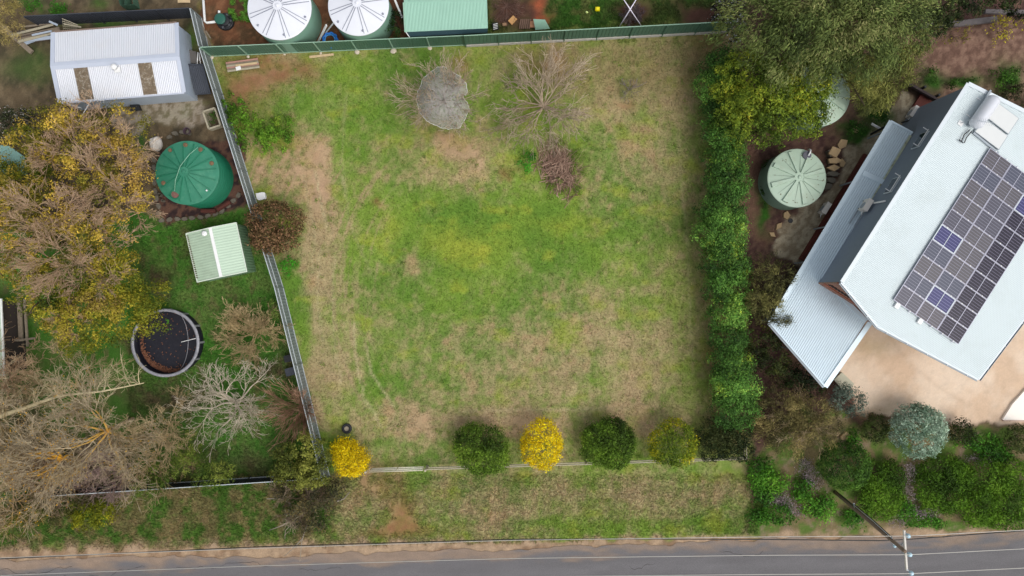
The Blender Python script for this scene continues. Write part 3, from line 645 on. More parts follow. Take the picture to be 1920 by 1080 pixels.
# tank pad edging stones
M_STONE = pm('field_stone', (108, 102, 90), .9, 0, .3, 4, bump=.5, dirt=(84, 82, 70), damt=.6)
M_SAND = pm('sandstone', (176, 150, 112), .85, 0, .2, 3, bump=.5, dirt=(120, 100, 76), damt=.5)
def stone(r, h, seed, flat=False):
    rr = random.Random(seed); n = rr.choice((4, 5, 5) if flat else (6, 7, 8)); k = [rr.uniform(.75, 1.15) for _ in range(n)]; m = MB(); vs = []
    for s, z in ((1, -.05), (1.0, h*.7), (.82 if not flat else .95, h)):
        for i in range(n):
            a = 2*math.pi*i/n; vs.append((r[0]*k[i]*s*math.cos(a), r[1]*k[i]*s*math.sin(a), z+rr.uniform(-.01, .01)))
    fs = [(j*n+i, j*n+(i+1) % n, (j+1)*n+(i+1) % n, (j+1)*n+i) for j in range(2) for i in range(n)]+[tuple(2*n+i for i in range(n))]
    m.add(vs, fs); return m
sms = [stone((.26, .18), .12, s).mesh('stone', M_STONE) for s in range(5)]
root = empty('stone_edging', P(294, 400), 'row of flat grey stones edging the pad of the old green tank', 'edging')
path = [(288, 300), (291, 340), (296, 380), (300, 412), (340, 411), (380, 408), (410, 400), (436, 382), (450, 364)]
def along(path, step):
    out = []; acc = 0
    for (x0, y0), (x1, y1) in zip(path[:-1], path[1:]):
        L = math.hypot(x1-x0, y1-y0); t = acc
        while t < L: out.append((x0+(x1-x0)*t/L, y0+(y1-y0)*t/L, math.atan2(-(y1-y0), x1-x0))); t += step
        acc = t-L
    return out
for x, y, a in along(path, 14.5): part('stone', rnd.choice(sms), root, P(x+rnd.uniform(-1.5, 1.5), y+rnd.uniform(-1.5, 1.5)), (0, 0, a+rnd.uniform(-.2, .2)))
for x, y, a in along([(318, 258), (330, 250), (345, 248), (356, 250)], 13): part('stone', rnd.choice(sms), root, P(x, y), (0, 0, rnd.uniform(0, 3)))
# ------------------------------------------------------------------ round pool
root = empty('round_pool', P(318, 637), 'empty black lined round pool with grey rim and brown leaves inside', 'pool')
c = P(309, 643, .95); b0 = Vector((c.x, c.y, 0)); R = 62*(H-.95)/FPX
M_LINER = pm('black_liner', (26, 26, 36), .5, 0, .25, 1.5, dirt=(60, 58, 64), dscale=4, damt=.35)
M_RIM = pm('grey_rim', (150, 150, 156), .5, .1, .25, 5, dirt=(70, 70, 76), dscale=4, damt=.7)
MB().lathe([(R, -.1), (R, .9), (R-.04, .9), (R-.04, .03)], b0, 64, cap=False).build('wall', M_LINER, root, True)
MB().lathe([(R-.04, .03), (R-.3, .022), (.01, .02)], b0, 64, cap=False).build('floor', M_LINER, root, True)
MB().lathe([(R+.09, .86), (R+.09, .93), (R-.02, .96), (R-.12, .93), (R-.12, .86)], b0, 64, cap=False).build('rim', M_RIM, root, True)
for i in range(12):
    a = 2*math.pi*i/12; MB().box(b0+Vector((math.cos(a)*(R+.03), math.sin(a)*(R+.03), .45)), (.06, .14, .9), a).build('upright', M_RIM, root)
MB().bar(b0+Vector((R*.33, R*.0, .1)), b0+Vector((R*.98, .35, .93)), .05).build('ladder_pole', M_WHITE, root)
pts = [b0+Vector((R*.45*math.cos(a)+.2, R*.95*math.sin(a), .08)) for a in np.linspace(-1.3, 1.1, 14)]
MB().tube(pts, .025, 6).build('liner_seam', M_RIM, root, True)
m = MB()
for i in range(620):
    a = rnd.gauss(-2.2, .5); r = R*(.93-abs(rnd.gauss(0, .06))); q = b0+Vector((math.cos(a)*r, math.sin(a)*r, .05+rnd.uniform(0, .1)))
    m.box(q, (.1, .06, .008), rot=Matrix.Rotation(rnd.uniform(0, 6), 3, 'Z') @ Matrix.Rotation(rnd.uniform(-.6, .6), 3, 'X'))
for i in range(70):
    a = rnd.uniform(0, 6.28); r = R*.92*math.sqrt(rnd.random()); m.box(b0+Vector((math.cos(a)*r, math.sin(a)*r, .04)), (.08, .05, .008), rnd.uniform(0, 6))
m.build('leaf_litter', pm('fallen_leaves', (120, 80, 60), .9, 0, .5, 6), root, kind='stuff')
# ------------------------------------------------------------------ house
M_HROOF = pm('pale_blue_steel_roof', (188, 199, 201), .5, .1, .03, .6, dirt=(166, 176, 174), dscale=.45, damt=.4)
M_VROOF = pm('blue_grey_steel_roof', (192, 208, 216), .4, .12, .05, .8, dirt=(168, 180, 180), dscale=.7, damt=.3)
M_TRIM = pm('pale_flashing', (206, 214, 218), .4, .1, .04)
M_HWALL = pm('blue_grey_render', (122, 132, 144), .8, 0, .06, 3, bump=.3, bscale=60)
M_GUT = pm('grey_gutter', (150, 158, 164), .45, .2, .08)
house = empty('house', P(1712, 480), 'blue grey house under a pale steel roof with a large solar array', 'house')
HA = 6.3; SLP = .12
A, B = P(1815, 157, HA), P(1578, 529, HA)
uu = (B-A).normalized(); wv = Vector((-uu.y, uu.x, 0)); wv = wv if wv.x > 0 else -wv
w3 = Vector((wv.x, wv.y, -SLP)).normalized(); rn = uu.cross(w3).normalized(); rn = rn if rn.z > 0 else -rn
hp = lambda x, y, up=0: hit(x, y, A+rn*up, rn)
pol = [A, B, hp(1646, 612), hp(1835, 711), hp(1996, 498), hp(2086, 290)]
corr('roof_sheet', pol, w3, .11, .007, M_HROOF, house)
for i in range(len(pol)):
    a, b = pol[i], pol[(i+1) % len(pol)]
    wd = .16 if i in (0, 5) else .1
    o_ = Vector((0, 0, .03)) if i in (0, 5) else Vector((0, 0, -.03))
    MB().bar(a+o_, b+o_, wd*1.6, .05).build('barge_flashing' if i in (0, 5) else 'fascia', M_TRIM, house)
    if i in (1, 2, 3):
        out = (b-a).cross(Vector((0, 0, 1))).normalized(); cen = sum(pol, Vector())/6; out = out if out.dot(a-cen) > 0 else -out
        a2, b2 = a+out*.11-Vector((0, 0, .05)), b+out*.11-Vector((0, 0, .05))
        m = MB(); m.bar(a2-Vector((0, 0, .06)), b2-Vector((0, 0, .06)), .13, .02); m.bar(a2+out*.065, b2+out*.065, .015, .1); m.bar(a2-out*.06, b2-out*.06, .015, .08)
        m.build('gutter', M_GUT, house)
        n = max(2, int((b-a).length/1.6))
        for k in range(n): MB().box(a2.lerp(b2, (k+.5)/n), (.05, .15, .03), math.atan2((b-a).y, (b-a).x)).build('gutter_bracket', M_TRIM, house)
zroof = lambda x, y: A.z-((x-A.x)*rn.x+(y-A.y)*rn.y)/rn.z
cen = sum(pol, Vector())/6
wl = [p+(cen-p).normalized()*.12 for p in pol]
_cd = (pol[3]-pol[2]).cross(Vector((0, 0, 1))).normalized(); _cd = _cd if _cd.dot(cen-pol[2]) > 0 else -_cd
wl[2] = pol[2]+_cd*1.2+(pol[1]-pol[2]).normalized()*-.3; wl[3] = pol[3]+_cd*1.3
MB().prism([(p.x, p.y) for p in wl], 0, 0, ztop=lambda p: zroof(p[0], p[1])-.06).build('wall', M_HWALL, house)
# brick end wall under the chamfered eave, each course of slots a piece
M_BRICK, bt, bb = node_mat('red_brick')
tcn = bt.nodes.new('ShaderNodeTexCoord'); mp_ = bt.nodes.new('ShaderNodeMapping'); br = bt.nodes.new('ShaderNodeTexBrick')
br.inputs['Color1'].default_value = (*map(float, lin((150, 92, 66))), 1); br.inputs['Color2'].default_value = (*map(float, lin((116, 68, 52))), 1); br.inputs['Mortar'].default_value = (*map(float, lin((160, 142, 126))), 1)
br.inputs['Scale'].default_value = 1; br.inputs['Brick Width'].default_value = .23; br.inputs['Row Height'].default_value = .085; br.inputs['Mortar Size'].default_value = .008
bt.links.new(tcn.outputs['Object'], mp_.inputs[0]); bt.links.new(mp_.outputs[0], br.inputs[0]); bt.links.new(br.outputs[0], bb.inputs['Base Color']); bb.inputs['Roughness'].default_value = .85
def brickwall(a, b, z0, z1, t=.1):
    d = (b-a); L = d.length; ang = math.atan2(d.y, d.x)
    me = MB().box((L/2, 0, (z1-z0)/2), (L, t, z1-z0)).mesh('brick_wall', M_BRICK); 
    mp_.inputs['Rotation'].default_value = (math.pi/2, 0, 0)
    return part('brick_wall', me, house, (a.x, a.y, z0), (0, 0, ang))
wB, wC, wD = wl[1], wl[2], wl[3]
outBC = (wC-wB).cross(Vector((0, 0, 1))).normalized(); outBC = outBC if outBC.dot(wB-cen) > 0 else -outBC
brickwall(Vector((wB.x, wB.y, 0))+outBC*.06, Vector((wC.x, wC.y, 0))+outBC*.06, 0, 5.55)
outCD = (wD-wC).cross(Vector((0, 0, 1))).normalized(); outCD = outCD if outCD.dot(wD-cen) > 0 else -outCD
brickwall(Vector((wC.x, wC.y, 0))+outCD*.06, Vector((wD.x, wD.y, 0))+outCD*.06, 0, 4.2)
M_SLOT = pm('dark_slot', (44, 28, 26), .8)
d = (wC-wB); ang = math.atan2(d.y, d.x); sme = MB().box((0, 0, 0), (.13, .05, .42)).mesh('dark_slot', M_SLOT)
n = int(Vector((d.x, d.y)).length/.24)
for i in range(1, n): q = wB.lerp(wC, i/n)+outBC*.12; part('dark_slot', sme, house, (q.x, q.y, 4.3), (0, .35, ang))
q0, q1 = wB+outBC*.13, wC+outBC*.13
MB().bar((q0.x, q0.y, 3.75), (q1.x, q1.y, 3.75), .08, .12).build('timber_beam', pm('red_timber', (150, 84, 58), .7, 0, .2, 5), house)
# windows on the tall left wall
M_GLASS = pm('dark_glass', (38, 48, 58), .08, 0, .1, spec=.8)
wA = wl[0]; wn = Vector((-wv.x, -wv.y, 0)); wp0 = wl[0]
def onwall(x, y, out=.0): return hit(x, y, Vector((wp0.x, wp0.y, 0))+wn*out, wn)
for (x0, y0), (x1, y1) in (((1672, 361), (1691, 332)), ((1724, 276), (1744, 246))):
    a, b = onwall(x0, y0), onwall(x1, y1); z = (a.z+b.z)/2; a.z = b.z = z; ang = math.atan2((b-a).y, (b-a).x); L = (b-a).length
    c = (a+b)/2+wn*.05
    w_ = part('window', MB().box((0, 0, -.45), (L, .06, .95)).mesh('window', M_TRIM), house, c, (0, 0, ang))
    g = bpy.data.objects.new('glass', MB().box((0, 0, 0), (L-.12, .02, .8)).mesh('glass', M_GLASS)); g.location = c+wn*.045-Vector((0, 0, .45)); g.rotation_euler = (0, 0, ang); reg(g, w_)
    s = bpy.data.objects.new('awning_frame', MB().box((0, 0, .05), (L+.08, .05, .04)).box((-L/2, .16, -.02), (.04, .34, .04)).box((L/2, .16, -.02), (.04, .34, .04)).mesh('awning_frame', M_WHITE)); s.location = c+wn*.12; s.rotation_euler = (0, 0, ang+math.pi if wn.dot(Vector((-math.sin(ang), math.cos(ang), 0))) < 0 else ang); reg(s, w_)
# verandah roof: ribs run along the wall
VZ0, VZ1 = 2.75, 3.05
def vz(x, y):      # height from the distance to the outer eave
    pa, pb = P(1670, 227, VZ0), P(1443, 605, VZ0); u = (pb-pa).normalized(); nrm_ = Vector((-u.y, u.x, 0)); nrm_ = nrm_ if nrm_.x > 0 else -nrm_
    n3 = u.cross(Vector((nrm_.x, nrm_.y, .07)).normalized()); n3 = n3 if n3.z > 0 else -n3
    return hit(x, y, pa, n3)
v_ = [vz(1670, 227), vz(1711, 249), vz(1545, 524), vz(1624, 602), vz(1547, 725), vz(1443, 605)]
va = v_[5]-v_[0]
corr('verandah_roof', [v_[0], v_[1], v_[2], vz(1503, 505)], va, .15, .014, M_VROOF, house)
corr('verandah_roof', [vz(1503, 505), v_[2], v_[3], v_[4], v_[5]], va, .15, .014, M_VROOF, house)
up = Vector((0, 0, .03))
for a, b, wd in ((v_[0], v_[5], .28), (v_[0], v_[1], .12), (v_[2], v_[3], .3), (v_[5], v_[4], .1), (v_[4], vz(1631, 605), .34)):
    MB().bar(a+up, b+up, wd, .04).build('flashing', pm('blue_grey_flashing', (200, 216, 224), .4, .15, .05) if 'blue_grey_flashing' not in bpy.data.materials else bpy.data.materials['blue_grey_flashing'], house)
a, b = vz(1618, 324), vz(1659, 343); MB().bar(a+up, b+up, .36, .03).build('flashing', bpy.data.materials['blue_grey_flashing'], house)
a, b = vz(1707, 254), vz(1548, 520); MB().bar(a+up*.7, b+up*.7, .16, .03).build('mossy_flashing', pm('mossy_flashing', (168, 174, 150), .8, 0, .3, 5, dirt=(80, 74, 50), dscale=3, damt=.8), house, label='mossy flashing strip below the tall wall')
m = MB(); mm = m.mesh
for x, y in ((1450, 606), (1545, 718), (1496, 660), (1618, 607), (1583, 668), (1520, 488), (1560, 420), (1612, 334), (1668, 240)):
    q = vz(x, y); c_ = (v_[2]-q).normalized()*.12; MB().box((q.x+c_.x, q.y+c_.y, q.z/2-.06), (.1, .1, q.z-.12)).build('verandah_post', M_GUT, house)
a, b = v_[5], v_[4]; off = (a-b).cross(Vector((0, 0, 1))).normalized()*.1; off = off if off.dot(a-v_[2]) > 0 else -off
MB().bar(a+off-Vector((0, 0, .1)), b+off-Vector((0, 0, .1)), .13, .1).build('gutter', M_GUT, house)
# lean-to walls under the broad end of the verandah
q = [vz(1520, 520), vz(1462, 603), vz(1546, 706)]
MB().prism([(p.x, p.y) for p in (q[0], q[1], q[1]+(v_[2]-q[1])*.03, q[0]+(v_[2]-q[0])*.1)], 0, 2.5).build('screen_wall', M_HWALL, house)
# solar array: each module a piece
M_FRAME = pm('module_frame', (176, 176, 190), .35, .3, .05)
def cellmat(name, cell, line, busw, sub):
    m, t, b = node_mat(name); tc = t.nodes.new('ShaderNodeTexCoord'); sp = t.nodes.new('ShaderNodeSeparateXYZ'); t.links.new(tc.outputs['Object'], sp.inputs[0])
    def grid(sock, pitch, w):
        a = t.nodes.new('ShaderNodeMath'); a.operation = 'DIVIDE'; a.inputs[1].default_value = pitch; t.links.new(sock, a.inputs[0])
        f = t.nodes.new('ShaderNodeMath'); f.operation = 'FRACT'; t.links.new(a.outputs[0], f.inputs[0])
        g = t.nodes.new('ShaderNodeMath'); g.operation = 'LESS_THAN'; g.inputs[1].default_value = w; t.links.new(f.outputs[0], g.inputs[0]); return g.outputs[0]
    gy = grid(sp.outputs[1], 1.09/6, busw); gx = grid(sp.outputs[0], .0825, .18)
    s = t.nodes.new('ShaderNodeMath'); s.operation = 'MULTIPLY'; s.inputs[1].default_value = sub; t.links.new(gx, s.inputs[0])
    mxx = t.nodes.new('ShaderNodeMath'); mxx.operation = 'MAXIMUM'; t.links.new(gy, mxx.inputs[0]); t.links.new(s.outputs[0], mxx.inputs[1])
    mx = t.nodes.new('ShaderNodeMix'); mx.data_type = 'RGBA'; mx.inputs[6].default_value = (*map(float, lin(cell)), 1); mx.inputs[7].default_value = (*map(float, lin(line)), 1)
    t.links.new(mxx.outputs[0], mx.inputs[0]); t.links.new(mx.outputs[2], b.inputs['Base Color']); b.inputs['Roughness'].default_value = .25; b.inputs['Specular IOR Level'].default_value = .3
    return m
cell_m = {'grey': [cellmat('grey_cells_%d' % i, c, (138, 140, 156), .1, .22) for i, c in enumerate(((72, 70, 80), (78, 73, 78), (69, 72, 86), (81, 77, 80)))],
          'blue': [cellmat('blue_cells', (46, 46, 92), (130, 130, 172), .11, .25)], 'dark': [cellmat('dark_cells', (22, 18, 36), (150, 144, 170), .065, .04)]}
ARR = .16
LW, SW = 1.66, 1.13
x3 = w3; y3 = uu
Rm = Matrix((x3, y3, x3.cross(y3).normalized() if x3.cross(y3).z > 0 else -x3.cross(y3).normalized())).transposed()
if Rm.determinant() < 0: Rm = Matrix((x3, -y3, x3.cross(-y3).normalized())).transposed()
mod = {}
def module(kind):
    if kind in mod: return mod[kind]
    res = []
    for mt in cell_m[kind]:
        a = MB(); fr = .035
        a.box((LW/2-.01, SW/2, -.02), (LW-.06, SW-.06, .02))
        res.append(a.mesh('cells', mt))
    f = MB(); t = .045 if kind == 'blue' else .028
    W_, H_ = LW-.02, SW-.02
    f.box((W_/2, t/2, -.01), (W_, t, .05)); f.box((W_/2, H_-t/2, -.01), (W_, t, .05)); f.box((t/2, H_/2, -.01), (t, H_-2*t, .05)); f.box((W_-t/2, H_/2, -.01), (t, H_-2*t, .05))
    f.box((W_/2, H_/2, -.004), (.03, H_-2*t, .03))
    mod[kind] = (res, f.mesh('solar_panel', M_FRAME if kind != 'blue' else M_TRIM)); return mod[kind]
o0 = hp(1857, 277, ARR); oB = hp(1678, 564, ARR); tot = (oB-o0).length; SWr = tot/10
o_r = hp(1915, 321, ARR); 
e2 = Rm.to_euler(); sgn = 1 if (Rm @ Vector((0, 1, 0))).dot(uu) > 0 else -1
print('array', tot, SWr, (hp(1915, 321, ARR)-o0).dot(w3), (hp(1803, 643, ARR)-oB).dot(w3))
LWr = (hp(1803, 643, ARR)-oB).dot(w3)/3
for cix in range(3):
    for r in range(10):
        kind = 'grey'
        if (cix, r) in ((0, 5), (1, 8)): kind = 'blue'
        if cix == 2: kind = 'dark' if r > 1 else 'blue'
        cm, fm = module(kind)
        org = o0+w3*(cix*LWr)+uu*(r*SWr+(0 if sgn > 0 else SWr))
        f = bpy.data.objects.new('solar_panel', fm); f.location = org; f.rotation_euler = e2; f.scale = (LWr/LW, SWr/SW, 1); reg(f, house)
        if kind == 'blue': f['label'] = 'blue solar panel with a bright frame'
        g = bpy.data.objects.new('cells', rnd.choice(cm)); g.location = org; g.rotation_euler = e2; g.scale = f.scale; reg(g, f)
for cix in range(3):
    for k in (.25, .75):
        a = o0+w3*((cix+k)*LWr)-rn*.07-uu*.1; MB().bar(a, a+uu*(tot+.2), .04, .06).build('mounting_rail', M_FRAME, house)
clip = MB().box((0, 0, 0), (.07, .06, .04)).mesh('clamp', M_WHITE)
for cix in range(3):
    for r in range(11):
        for k in (.25, .75):
            part('clamp', clip, house, o0+w3*((cix+k)*LWr)+uu*(r*SWr)+rn*.02, e2)
for x, y in ((1682, 573), (1725, 602)):
    c_ = hp(x, y, .1); MB().box(c_, (.3, .36, .14), rot=Rm).build('isolator_box', M_WHITE, house); 
    MB().bar(hp(x-1, y-2, .1), hp(x+4, y-12, .1), .05).build('conduit', M_GUT, house)
# solar hot water unit
t0, t1 = hp(1866, 182, .55), hp(1826, 238, .55)
ax = (t1-t0).normalized(); m = MB(); sd_ = w3; rr_ = .43; vs = []
k1 = []; 
def capsule(a, b, r):
    pts = []; rs = []; d = (b-a).normalized()
    for s in (0, .25, .6, .85, 1): pts.append(a-d*.0+d*(.28*s)); rs.append(max(.05, r*math.sin(math.acos(1-s) if s < 1 else math.pi/2)))
    for s in (1, .85, .6, .25, 0): pts.append(b-d*(.28*s)); rs.append(max(.05, r*math.sin(math.acos(1-s) if s < 1 else math.pi/2)))
    return pts, rs
pts, rs = capsule(t0, t1, rr_); MB().tube(pts, rs, 28).build('hot_water_cylinder', M_ZINC, house, True)
MB().bar(hp(1856, 170, .14), hp(1816, 236, .14), .12, .22).build('cylinder_cradle', M_GUT, house)
M_COLL = pm('collector_glass', (206, 208, 206), .25, 0, .03)
for q4 in (((1869, 191), (1911, 222), (1891, 252), (1850, 220)), ((1848, 224), (1890, 255), (1873, 281), (1827, 246))):
    ps = [hp(x, y, .16) for x, y in q4]; s_ = MB().slab(ps, .1).build('collector', M_GUT, house)
    cc_ = sum(ps, Vector())/4; g = MB().slab([p+(cc_-p)*.05+rn*.012 for p in ps], .01).mesh('glazing', M_COLL); go = bpy.data.objects.new('glazing', g); reg(go, s_)
m = MB()
for a, b in (((1819, 243), (1808, 252)), ((1808, 252), (1802, 266)), ((1822, 246), (1812, 258)), ((1812, 258), (1808, 268)), ((1798, 262), (1806, 268))): m.tube([hp(*a, .14), hp(*b, .12)], .035, 6)
m.build('roof_pipework', M_BLACK, house)
MB().bar(hp(1825, 249, .1), hp(1872, 287, .1), .12, .08).build('collector_rail', M_GUT, house)
# roof aerial
m = MB(); b0_ = hp(1801, 231, .02); m.box(b0_, (.34, .3, .03), rot=Rm); m.build('aerial_mount', M_WHITE, house)
b1_ = hp(1820, 224, 1.2); MB().tube([b0_, hp(1812, 227, .6), b1_], .02, 6).build('aerial_mast', M_GUT, house)
b2_ = hp(1863, 231, 1.2); MB().tube([b1_, b2_], .018, 6).build('aerial_boom', M_GUT, house)
for i in range(9):
    q = b1_.lerp(b2_, .3+.08*i); MB().bar(q-Vector((.06, .2, 0)), q+Vector((.06, .2, 0)), .01).build('aerial_element', M_GUT, house)
for (x, y) in ((1832, 183), (1812, 214)): MB().bar(hp(x, y, .02), hp(x+7, y+5, .02), .05, .02).build('roof_strap', M_WHITE, house)
# air conditioners
M_ACM = pm('cream_unit', (220, 214, 204), .45, 0, .04)
def aircon(x, y, z, ang, label, legs=True):
    root = empty('air_conditioner', P(x, y, z-.7), label, 'air conditioner'); c_ = P(x, y, z)
    R_ = Matrix.Rotation(ang, 3, 'Z')
    MB().box(c_-Vector((0, 0, .33)), (.84, .33, .66), rot=R_).build('case', M_ACM, root)
    MB().box(c_+Vector((0, 0, .012)), (.88, .36, .03), rot=R_).build('top_cover', M_ACM, root)
    g = MB(); g.lathe([(.25, 0), (.25, .02), (.2, .03), (.04, .03)], (0, 0, 0), 20); gm = g.mesh('fan_grille', M_GUT)
    f = part('fan_grille', gm, root, c_+R_ @ Vector((-.1, .17, -.33)), (0, 0, 0)); f.rotation_euler = (R_.to_4x4() @ Matrix.Rotation(-math.pi/2, 4, 'X')).to_euler()
    for s in (-.3, .3): MB().box(c_+R_ @ Vector((s, 0, -.69)), (.06, .4, .06), rot=R_).build('foot', M_BLACK, root)
    MB().tube([c_+R_ @ Vector((-.43, .0, -.3)), c_+R_ @ Vector((-.6, -.05, -.35)), c_+R_ @ Vector((-.62, -.2, -.6))], .035, 7).build('pipe', M_WHITE, root, True)
    return root
ANG = math.atan2(-uu.y, -uu.x)
aircon(1550, 390, .95, ANG, 'cream air conditioner on the gravel beside the pale green tank')
aircon(1716, 209, .95, ANG, 'cream air conditioner by the upper end of the tall grey wall')
r_ = aircon(1628, 384, 3.95, ANG, 'cream air conditioner on rails on top of the verandah roof')
for s in (-.2, .22):
    q = vz(1615, 392); MB().bar(q+uu*(.2)+wv*s+Vector((0, 0, .1)), q+uu*(1.3)+wv*s+Vector((0, 0, .1)), .07, .08).build('mounting_rail', M_GUT, r_)
q = P(1632, 382, 3.5); e_ = onwall(1660, 377, .08); MB().tube([q, q.lerp(e_, .5), e_], .06, 8).build('duct', M_WHITE, r_, True)
# deck boards between gravel and verandah
dk_ = empty('timber_deck', P(1560, 400), 'dark red brown timber deck along the verandah edge', 'deck')
M_DECK = pm('red_brown_decking', (98, 46, 36), .7, 0, .25, 5, dirt=(60, 34, 30), damt=.6)
da, db = P(1622, 288, .3), P(1500, 486, .3); du = (db-da).normalized(); dn_ = Vector((-du.y, du.x, 0)); dn_ = dn_ if dn_.x > 0 else -dn_
for i in range(9): MB().bar(da+dn_*(.09+.15*i)+du*(.0), db+dn_*(.09+.15*i), .135, .04).build('deck_board', M_DECK, dk_)
MB().bar(da-Vector((0, 0, .16)), db-Vector((0, 0, .16)), .05, .26).build('deck_edge', M_DECK, dk_)
k_ = P(1712, 192, .3)
tag(MB().box(P(1727, 196, .15), (1.2, .9, .3), ANG).build('timber_step', M_DECK), 'dark red timber step between air conditioner and sleeper wall', 'step')
tag(MB().tube([P(1634, 232, .5), P(1650, 241, .5)], .09, 10).build('pvc_pipe', M_WHITE, smooth=True), 'short white pipe lying above the upper end of the verandah', 'pipe')
tag(MB().bar(P(1633, 252, .3), P(1664, 235, 2.4), .12).build('stay_beam', M_BLACK), 'dark sloping beam reaching the upper verandah corner', 'beam')
tag(MB().bar(P(1690, 230, .4), P(1724, 221, 1.2), .1).build('stay_beam', M_BLACK), 'dark sloping beam beside the upper air conditioner', 'beam')
# sleeper wall, garden edging upper right
rw = empty('sleeper_wall', P(1730, 180), 'dark timber sleeper retaining wall above the gravel, near the roof corner', 'wall')
for i in range(4):
    MB().bar(P(1697, 155, .12+.22*i)+Vector((0, .02*i, 0)), P(1756, 188, .12+.22*i)+Vector((0, .02*i, 0)), .16, .2).build('sleeper', pm('dark_sleeper', (66, 56, 56), .9, 0, .3, 5) if 'dark_sleeper' not in bpy.data.materials else bpy.data.materials['dark_sleeper'], rw)
for x, y in ((1699, 150), (1728, 166), (1754, 181)): MB().box(P(x, y, .45), (.14, .14, .95), -.5).build('post', M_BLACK, rw)
rw = empty('sleeper_wall', P(1800, 40), 'grey sleeper border across the mulch at the top right edge', 'wall')
for a, b, w_ in (((1795, 45), (1868, 36), .4), ((1846, 22), (1940, 24), .3), ((1700, 50), (1795, 45), .4)): MB().bar(P(*a, .12), P(*b, .12), w_, .25).build('sleeper', pm('grey_sleeper', (98, 92, 92), .9, 0, .25, 4) if 'grey_sleeper' not in bpy.data.materials else bpy.data.materials['grey_sleeper'], rw)
# stone steps and loose sandstone slabs
st = empty('stone_steps', P(1560, 310), 'flight of rough sandstone steps beside the pale green tank', 'steps')
for x, y, sx, sy, z, rz in ((1557, 288, .5, .42, .62, .3), (1559, 304, .52, .26, .5, .05), (1559, 316, .52, .26, .4, .0), (1559, 327, .52, .26, .3, -.05), (1556, 338, .48, .26, .2, -.1), (1552, 350, .42, .3, .12, .5)):
    m = stone((sx, sy), .14, int(x+y), True); me = m.mesh('step', M_SAND if z > .35 else M_STONE); part('step', me, st, P(x, y, 0)+Vector((0, 0, z-.1)), (0, 0, rz))
    MB().box(P(x, y, 0)+Vector((0, 0, z/2-.06)), (sx*1.4, sy*1.2, z), rz).build('riser', M_STONE, st)
for x, y, sx, sy, rz, lb in ((1577, 271, .46, .34, .6, 'tan sandstone slab above the stone steps'), (1577, 307, .26, .36, .2, 'narrow tan slab right of the stone steps'), (1604, 244, .24, .26, 0, 'round tan rock among green plants above the steps'),
                             (1473, 404, .3, .34, 0, 'tan triangular slab just below the pale green tank'), (1460, 424, .36, .22, .9, 'pointed tan slab left of the black drain lid'), (1447, 440, .32, .2, -.6, 'low pale rock at the bottom left of the gravel'),
                             (1583, 818, .5, .3, .3, 'pale flat rock under the bare twigged shrub'), (1567, 812, .3, .2, 0, 'small pale rock left of the flat pale rock')):
    o = part('garden_rock', stone((sx, sy), .16, int(x*3+y), True).mesh('garden_rock', M_SAND), None, P(x, y, 0), (0, 0, rz)); tag(o, lb, 'rock')
tag(MB().lathe([(.17, 0), (.17, .05), (.15, .06), (.0, .06)], P(1482, 414), 20).build('drain_lid', M_BLACK), 'round black drain lid in the gravel below the tank', 'lid')
tag(MB().slab([P(1564, 712, .2), P(1579, 698, .2), P(1602, 720, .2), P(1586, 738, .2)], .18).build('concrete_slab', pm('pale_slab', (186, 182, 160), .85, 0, .12, 3)), 'pale square slab at the tip of the verandah roof, by the grey shrub', 'slab')
# cream slab, lower right
cp = empty('concrete_apron', P(1915, 775), 'cream white concrete slab entering at the lower right edge of the drive', 'slab')
MB().slab([P(1880, 787, .16), P(1899, 757, .16), P(1960, 690, .16), P(2060, 760, .16), P(1990, 789, .16)], .2).build('slab_top', pm('cream_concrete', (242, 234, 222), .6, 0, .03), cp)
MB().bar(P(1880, 788, .05), P(1990, 790, .05), .1, .18).build('edge_kerb', pm('pink_kerb', (196, 172, 156), .8), cp)
# ------------------------------------------------------------------ power pole and wires
pp = empty('power_pole', P(1562, 920), 'tall dark timber power pole with crossarm leaning out over the road edge', 'power pole')
M_POLE = pm('pole_timber', (124, 106, 90), .9, 0, .3, 5, bump=.5)
bt_, tp_ = P(1564, 921, -.2), P(1697, 1034, 10.6)
MB().tube([bt_, bt_.lerp(tp_, .5), tp_], [.14, .125, .105], 14).build('pole', M_POLE, pp, True)
c1, c2 = P(1695, 994, 10.5), P(1700, 1069, 10.5)
MB().bar(c1, c2, .1, .12).build('crossarm', pm('pale_crossarm', (206, 200, 190), .7, 0, .1, 6), pp)
M_INS = pm('pale_blue_insulator', (176, 204, 216), .2, 0, .05)
ins = []
for (x, y) in ((1703, 1005), (1706, 1040), (1709, 1075)):
    q = P(x, y, 10.6); i_ = MB().lathe([(.04, -.12), (.12, -.08), (.14, -.02), (.08, .02), (.13, .04), (.09, .1), (.03, .12)], q, 14).build('insulator', M_INS, pp, True); ins.append(q)
for a, b in (((1697, 998), (1703, 1005)), ((1698, 1034), (1706, 1040)), ((1700, 1067), (1709, 1075))): MB().bar(P(*a, 10.55), P(*b, 10.5), .05).build('bracket', M_GUT, pp)
MB().bar(P(1690, 1022, 9.6), P(1697, 1014, 10.45), .05).build('brace', M_GUT, pp); MB().bar(P(1690, 1028, 9.7), P(1698, 1050, 10.45), .04).build('brace', M_GUT, pp)
l0, l1 = bt_.lerp(tp_, .35), bt_.lerp(tp_, .93)
sdv = (tp_-bt_).cross(Vector((0, 0, 1))).normalized(); sdv = sdv if sdv.y > 0 else -sdv
for k, cc_ in ((.2, M_BLACK), (.27, M_WHITE), (.34, M_BLACK)): MB().tube([l0+sdv*k, bt_.lerp(tp_, .62)+sdv*(k+.02), bt_.lerp(tp_, .86)+sdv*(k*.7)], .03, 6).build('cable', cc_, pp, True)
